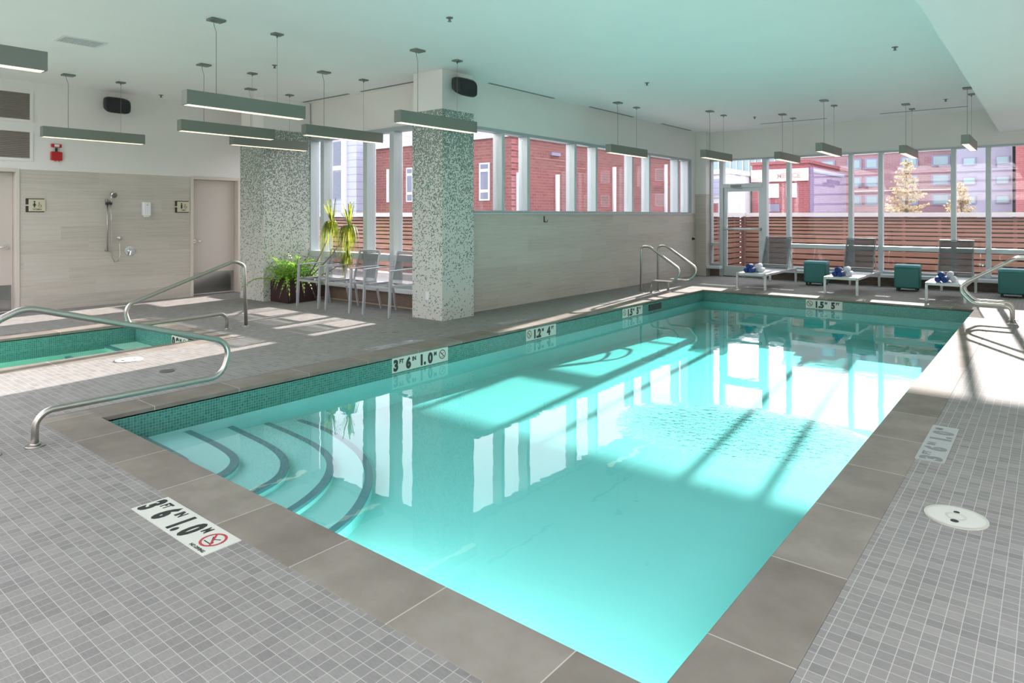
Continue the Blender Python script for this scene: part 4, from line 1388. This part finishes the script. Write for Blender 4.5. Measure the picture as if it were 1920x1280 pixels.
t = thing('fern_plant', 'bushy bright green fern spilling over the brown planter', 'plant', (-9.68, 6.24, 0.31))
mb = MB(); ms = MB()
rnd = random.Random(3)
for i in range(120):
    az = rnd.uniform(0, 2 * PI)
    # fronds reach out to the room side and to the right more than into the column
    L = rnd.uniform(0.40, 0.80)
    if math.cos(az) < 0.0: L *= 0.32 if math.sin(az) > -0.55 else 0.7
    if math.sin(az) > 0.3: L *= 0.75
    frond(mb, ms, (rnd.uniform(-0.15, 0.15), rnd.uniform(-0.15, 0.15), 0.0), az, L, rnd.uniform(0.22, 0.52), rnd.uniform(0.05, 0.50), rnd.uniform(0.055, 0.085), 13)
for az in (-2.5, -2.1): frond(mb, ms, (-0.1, -0.15, 0), az, 0.72, 0.16, 0.22, 0.05, 18)
mb.build('fronds', M['fern'], t); ms.build('stalks', M['stem'], t)


def strap_leaf(mb, p, az, L, up, droop, w_, n=8):
    d = Vector((math.cos(az), math.sin(az), 0)); s_ = Vector((-math.sin(az), math.cos(az), 0))
    vs = []
    for i in range(n + 1):
        f = i / n
        c = Vector(p) + d * (L * (1 - math.exp(-2.2 * f)) * 0.62) + Vector((0, 0, up * math.sin(PI * 0.5 * min(1, 2 * f)) * (1 if f < 0.5 else 1) - droop * L * f * f))
        ww = w_ * (0.5 + 0.5 * math.sin(PI * min(1, f * 1.3 + 0.15))) * (1 - f ** 3)
        vs += [c - s_ * ww, c + s_ * ww]
    mb.add(vs, [(2 * i, 2 * i + 1, 2 * i + 3, 2 * i + 2) for i in range(n)], True)


t = thing('dracaena_plant', 'tall leaning dracaena with drooping yellow green leaf tufts before the spa bay window', 'plant', (-9.55, 6.38, 0.31))
ox, oy, oz = t.location
crowns = [((-8.80, 6.36, 1.28), 1.0), ((-8.36, 6.36, 1.22), 1.0), ((-8.40, 6.36, 0.80), 0.62)]
ms = MB()
for (cx_, cy_, cz), s_ in crowns:
    b = Vector((0, 0, 0.0)); e = Vector((cx_ - ox, cy_ - oy, cz - oz))
    ms.tube([b, b.lerp(e, 0.25) + Vector((0.02, 0, -0.03)), b.lerp(e, 0.5) + Vector((0.02, 0, -0.07)), b.lerp(e, 0.78) + Vector((0.03, 0, -0.06)), e], [0.012, 0.011, 0.009, 0.009, 0.011], 8)
ms.build('trunk', M['stem'], t)
rnd = random.Random(11)
for (cx_, cy_, cz), s_ in crowns:
    mb = MB(); e = (cx_ - ox, cy_ - oy, cz - oz)
    for i in range(120):
        az = rnd.uniform(0, 2 * PI); q = rnd.random()
        yl = 0.55 if math.sin(az) > 0.2 else 1.0
        if q < 0.15: strap_leaf(mb, e, az, 0.36 * s_ * yl, rnd.uniform(0.20, 0.42) * s_, 0.05, 0.009)
        else: strap_leaf(mb, e, az, rnd.uniform(0.24, 0.40) * s_ * yl, rnd.uniform(0.01, 0.10) * s_, rnd.uniform(1.1, 1.9), 0.011)
    mb.build('leaf_tuft', M['drac'], t)

# ================================================================== outside: ground, fences
mb = MB(); mb.box(XL - 60, XP - 0.2, YB + 0.2, 120, -0.12, -0.02); mb.box(XP - 0.2, 60, YF + 0.2, 120, -0.12, -0.02)
struct(mb.build('floor_terrace', M['terrace']))
mb = MB(); mb.box(XR + 0.2, 60, -60, YF + 0.2, -0.12, -0.02); mb.box(-60, XR + 0.2, -60, YN - 0.2, -0.12, -0.02); mb.box(-60, XL - 0.2, YN - 0.2, YB + 0.2, -0.12, -0.02)
struct(mb.build('floor_outside', M['terrace']))


def fence(lb, ax, c0, c1, fixed, inward, posts, m_):
    """ax 'x' runs along x at y=fixed, ax 'y' runs along y at x=fixed"""
    mid = (c0 + c1) / 2
    t = thing('slat_fence', lb, 'fence', (mid, fixed, 0) if ax == 'x' else (fixed, mid, 0))
    h = (c1 - c0) / 2
    def B(a0, a1, b0, b1, z0, z1):
        m2 = MB()
        return m2.box(a0, a1, b0, b1, z0, z1) if ax == 'x' else m2.box(b0, b1, a0, a1, z0, z1)
    mb = MB(); z = 0.03
    hs_ = [0.125, 0.125, 0.12, 0.12, 0.115, 0.10, 0.085, 0.075, 0.07, 0.065, 0.06, 0.055]
    for q in hs_:
        q -= 0.010
        b = B(-h, h, -0.005, 0.007, z, z + q); mb.add(b.v, b.f); z += q + 0.028
    mb.build('slats', m_, t)
    B(-h, h, 0.088 * inward, 0.10 * inward, 0.02, 1.36).build('gap_shade_board', M['gap_shade'], t)  # added dark sheet, its colour stands in for shade between slats
    B(-h, h, -0.09, 0.09, 1.375, 1.47).build('cap_rail', M['cap'], t)
    if ax == 'y': MB().box(0.02, 0.075, h - 0.09, h - 0.005, 0, 1.375).build('corner_post', M['fpost'], t)
    for p in posts: B(p - mid - 0.035, p - mid + 0.035, 0.009 * inward, 0.085 * inward, 0.0, 1.365).build('post', M['fpost'], t)


fence('horizontal cedar slat fence with pale cap outside the far glazed wall', 'x', -6.45, 6.0, 17.6, 1, [-5.2, -3.9, -2.65, -1.95, -0.6, 0.7], M['fence'])
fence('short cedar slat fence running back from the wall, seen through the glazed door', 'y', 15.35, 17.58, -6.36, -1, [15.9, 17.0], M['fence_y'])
fence('horizontal cedar slat fence with pale cap outside the spa bay windows', 'x', -20.0, -6.75, 10.8, 1, [-15.5, -13.4, -11.2, -9.2], M['fence'])


# ================================================================== outside: buildings
def bldg(name, lb, x0, x1, y0, y1, h, m_, cat='building', parapet=None, pm=None):
    t = thing(name, lb, cat, ((x0 + x1) / 2, y0, -0.02))
    ox = (x0 + x1) / 2
    MB().box(x0 - ox, x1 - ox, 0, y1 - y0, 0, h).build('wall', m_, t)
    if parapet: MB().box(x0 - ox - 0.1, x1 - ox + 0.1, -0.12, y1 - y0, h, h + parapet).build('roof_edge', pm or M['bwhite'], t)
    return t, ox


def bwin(t, ox, xa, xb, za, zb, fm_, gm, frame=0.12, bars=(), depth=0.06):
    w = MB().box(xa - ox, xb - ox, -depth, 0.05, za, zb).build('window', fm_, t)
    zs = [za] + list(bars) + [zb]
    mb = MB()
    for a, b in zip(zs[:-1], zs[1:]): mb.box(xa - ox + frame, xb - ox - frame, -depth - 0.015, -depth, a + frame * 0.8, b - frame * 0.8)
    mb.build('pane', gm, w)


# B: the red brick hall beside the terrace
t, ox = bldg('brick_building', 'red brick hall with white parapet seen through the strip windows and spa bay windows', -30.7, -20.3, 25, 45.5, 5.25, M['brick'], parapet=0.42)
for xa, xb in ((-22.33, -21.66), (-21.22, -20.72), (-27.75, -27.2), (-29.40, -29.22), (-24.9, -24.3)):
    bwin(t, ox, xa, xb, 2.17, 4.05, M['bwhite'], M['bglass'], 0.09, (2.65, 3.68))
for i, (yy, zz) in enumerate(((25.45, 3.51), (28.75, 3.57), (34.6, 4.3), (41.4, 4.85))):
    MB().tube([(-20.22 - ox, yy - 25, 0.0), (-20.22 - ox, yy - 25, zz)], 0.13, 10).build('reflection_bar', M['bwhite'], t)  # white bars modelled in place of reflections in the strip panes
mb = MB()
for i in range(16): mb.box(-20.3 - ox - 0.0, -20.3 - ox + 0.03, 0.0, 0.35 if i % 2 else 0.6, 0.4 + i * 0.3, 0.62 + i * 0.3)
mb.build('corner_quoins', M['brick3'], t)
MB().box(-20.3 - ox, -20.3 - ox + 0.12, 3.2, 4.0, 4.55, 4.72).build('wall_lamp', M['lilac'], t)
# siding block
t, ox = bldg('siding_building', 'tall pale blue grey siding block with dark windows seen through the spa bay windows', -36.5, -30.9, 24, 34, 8.6, M['siding'])
for za, zb in ((2.36, 4.03), (4.33, 5.8)):
    bwin(t, ox, -33.7, -32.25, za, zb, M['siding'], M['bglass'], 0.05, (), 0.05)
MB().box(-32.15 - ox, -31.75 - ox, -0.12, 0, 0, 8.6).build('corner_board', M['bwhite'], t)
MB().box(-33.75 - ox, -32.2 - ox, -0.10, 0, 4.06, 4.32).build('spandrel', M['bwhite'], t)
t, ox = bldg('white_building', 'bright white building edge seen through the narrow left pane of the spa bay', -44.0, -36.6, 22, 32, 7.5, M['bwhite'])
MB().box(-37.6 - ox, -37.3 - ox, -0.05, 0, 0, 7.0).build('pipe', M['fpost'], t)

# C: brick commercial building with a cream sign band
t, ox = bldg('brick_building', 'red brick corner building with cream sign band, seen right of the glazed door', -17.4, -13.45, 50, 62, 5.15, M['brick3'], parapet=0.22, pm=M['brick3'])
MB().box(-17.4 - ox - 0.05, -13.45 - ox + 0.05, -0.14, 0, 3.90, 4.80).build('sign_band', M['stonec'], t)
mb = MB(); v, f, w_ = text_mesh('ME  ICE', 0.5, 0.01)
mb.add([(a + (-15.55 - ox), -0.16 - c, b + 4.15) for a, b, c in v], f); mb.build('sign_lettering', mat('sign_grey', (0.42, 0.36, 0.32), 0.6), t)
for xa, xb in ((-16.35, -15.45), (-14.95, -14.20)):
    bwin(t, ox, xa, xb, 2.72, 3.75, M['bwhite'], mat('bright_pane', (0.78, 0.80, 0.86), 0.3), 0.06, (3.30,))
bwin(t, ox, -16.4, -15.4, 1.7, 2.25, M['lilac'], M['lilac'], 0.08)
MB().box(-13.45 - ox + 0.001, -13.38 - ox, 0.3, 11.0, 0, 4.9).build('party_wall', M['purple'], t)
MB().box(-13.38 - ox, -13.30 - ox, 1.0, 10.0, 4.55, 4.80).build('gutter', M['siding'], t)
# G: white glazed building
t, ox = bldg('white_building', 'white pillared building above the glazed door', -26.0, -17.6, 46, 60, 4.35, M['bwhite'], parapet=0.35)
for i in range(5): bwin(t, ox, -24.6 + i * 1.45, -23.55 + i * 1.45, 2.7, 4.1, M['bwhite'], M['siding'], 0.10, (), 0.1)
bwin(t, ox, -22.9, -21.4, 0.4, 2.3, M['brick2'], M['brick2'], 0.1)
bwin(t, ox, -20.9, -18.4, 0.4, 2.3, M['brick2'], M['brick3'], 0.1)
t, ox = bldg('glass_tower', 'pale glass tower top with thin railings far behind the glazed door', -30, -21, 70, 80, 9.6, M['tealglass'])
mb = MB()
for i in range(14): mb.box(-30 - ox + i * 0.66, -30 - ox + i * 0.66 + 0.10, -0.1, 0, 5.0, 9.6)
mb.box(-30 - ox, -21 - ox, -0.12, 0, 7.4, 7.6)
mb.build('railing', M['bwhite'], t)
# D: large pink brick block
t, ox = bldg('brick_block', 'large pink brick block filling the windows above the loungers, behind the conifer', -20.0, -6.2, 66, 78, 12.2, M['brick2'], parapet=0.3)
for xs_, wd in (((-16.6, -14.4), 1.2), ((-12.95,), 1.1), ((-10.2, -7.9), 1.35)):
    for xa in xs_:
        for za in (2.3, 3.95, 5.55, 7.2, 8.8, 10.4):
            bwin(t, ox, xa, xa + wd, za, za + 0.95, M['lilac'], M['tealglass'], 0.16, (), 0.08)
for zz in (3.55, 6.85, 10.1): MB().box(-20 - ox, -6.2 - ox, -0.08, 0, zz, zz + 0.1).build('string_course', M['stonec'], t)
# E: lilac block and dark red block at right
t, ox = bldg('lilac_block', 'grey lilac block with pale windows behind the right hand panes', -5.9, -2.2, 60, 70, 11.6, mat('lilac_grey', (0.27, 0.26, 0.33), 0.8), parapet=0.2)
for xa in (-5.2, -3.2):
    for za in (2.3, 3.7, 5.15, 6.6, 8.1, 9.6): bwin(t, ox, xa, xa + 0.85, za, za + 0.6, M['lilac'], M['tealglass'], 0.09, (), 0.08)
t, ox = bldg('brick_block', 'deep red brick block cut off by the right edge of the photo', -1.95, 55.0, 58, 68, 11.0, M['brick3'], parapet=0.2)  # unseen right part lengthened to block bright sky reflections in the glass
for xa in [-0.8 + 2.0 * q_ for q_ in range(14)]:
    for za in (2.3, 4.7, 7.1, 9.2): bwin(t, ox, xa, xa + 1.0, za, za + 1.2, M['bwhite'], M['tealglass'], 0.12, (), 0.08)


# conifers
def conifer(lb, x, y, h, r, seed, z_from=0.6):
    t = thing('conifer_tree', lb, 'tree', (x, y, -0.02))
    MB().tube([(0, 0, 0), (0.02, 0, h * 0.6), (0, 0, h)], [0.06, 0.04, 0.008], 8).build('trunk', M['bark'], t)
    rnd = random.Random(seed)
    mb = MB()
    for i in range(115):
        f = rnd.random() ** 0.85
        z = z_from + (h - z_from) * f
        L = r * (1 - f) ** 0.85 * rnd.uniform(0.65, 1.1) + 0.07
        az = rnd.uniform(0, 2 * PI); d = Vector((math.cos(az), math.sin(az), 0)); s_ = Vector((-d.y, d.x, 0))
        up = rnd.uniform(-0.05, 0.35)
        n = max(3, int(L / 0.05))
        for k in range(1, n + 1):
            g = k / n; c = d * (L * g) + Vector((0, 0, z + up * L * g * g))
            for q in range(3):
                ww = rnd.uniform(0.03, 0.065)
                o_ = Vector((rnd.uniform(-1, 1), rnd.uniform(-1, 1), rnd.uniform(-0.6, 1))) * 0.035
                a = Vector((rnd.uniform(-1, 1), rnd.uniform(-1, 1), rnd.uniform(-1, 1))).normalized() * ww; b_ = (s_ * rnd.uniform(-1, 1) + Vector((0, 0, rnd.uniform(-1, 1)))).normalized() * ww * 0.7
                mb.add([c + o_ - a, c + o_ - b_, c + o_ + a, c + o_ + b_], [(0, 1, 2, 3)])
    mb.build('foliage', M['conifer'], t)


conifer('golden conifer with a bare tapering tip, standing behind the fence', -3.55, 24.0, 3.2, 0.85, 5)
conifer('smaller golden conifer to the right of the tall one behind the fence', -2.2, 24.8, 2.40, 0.62, 9)
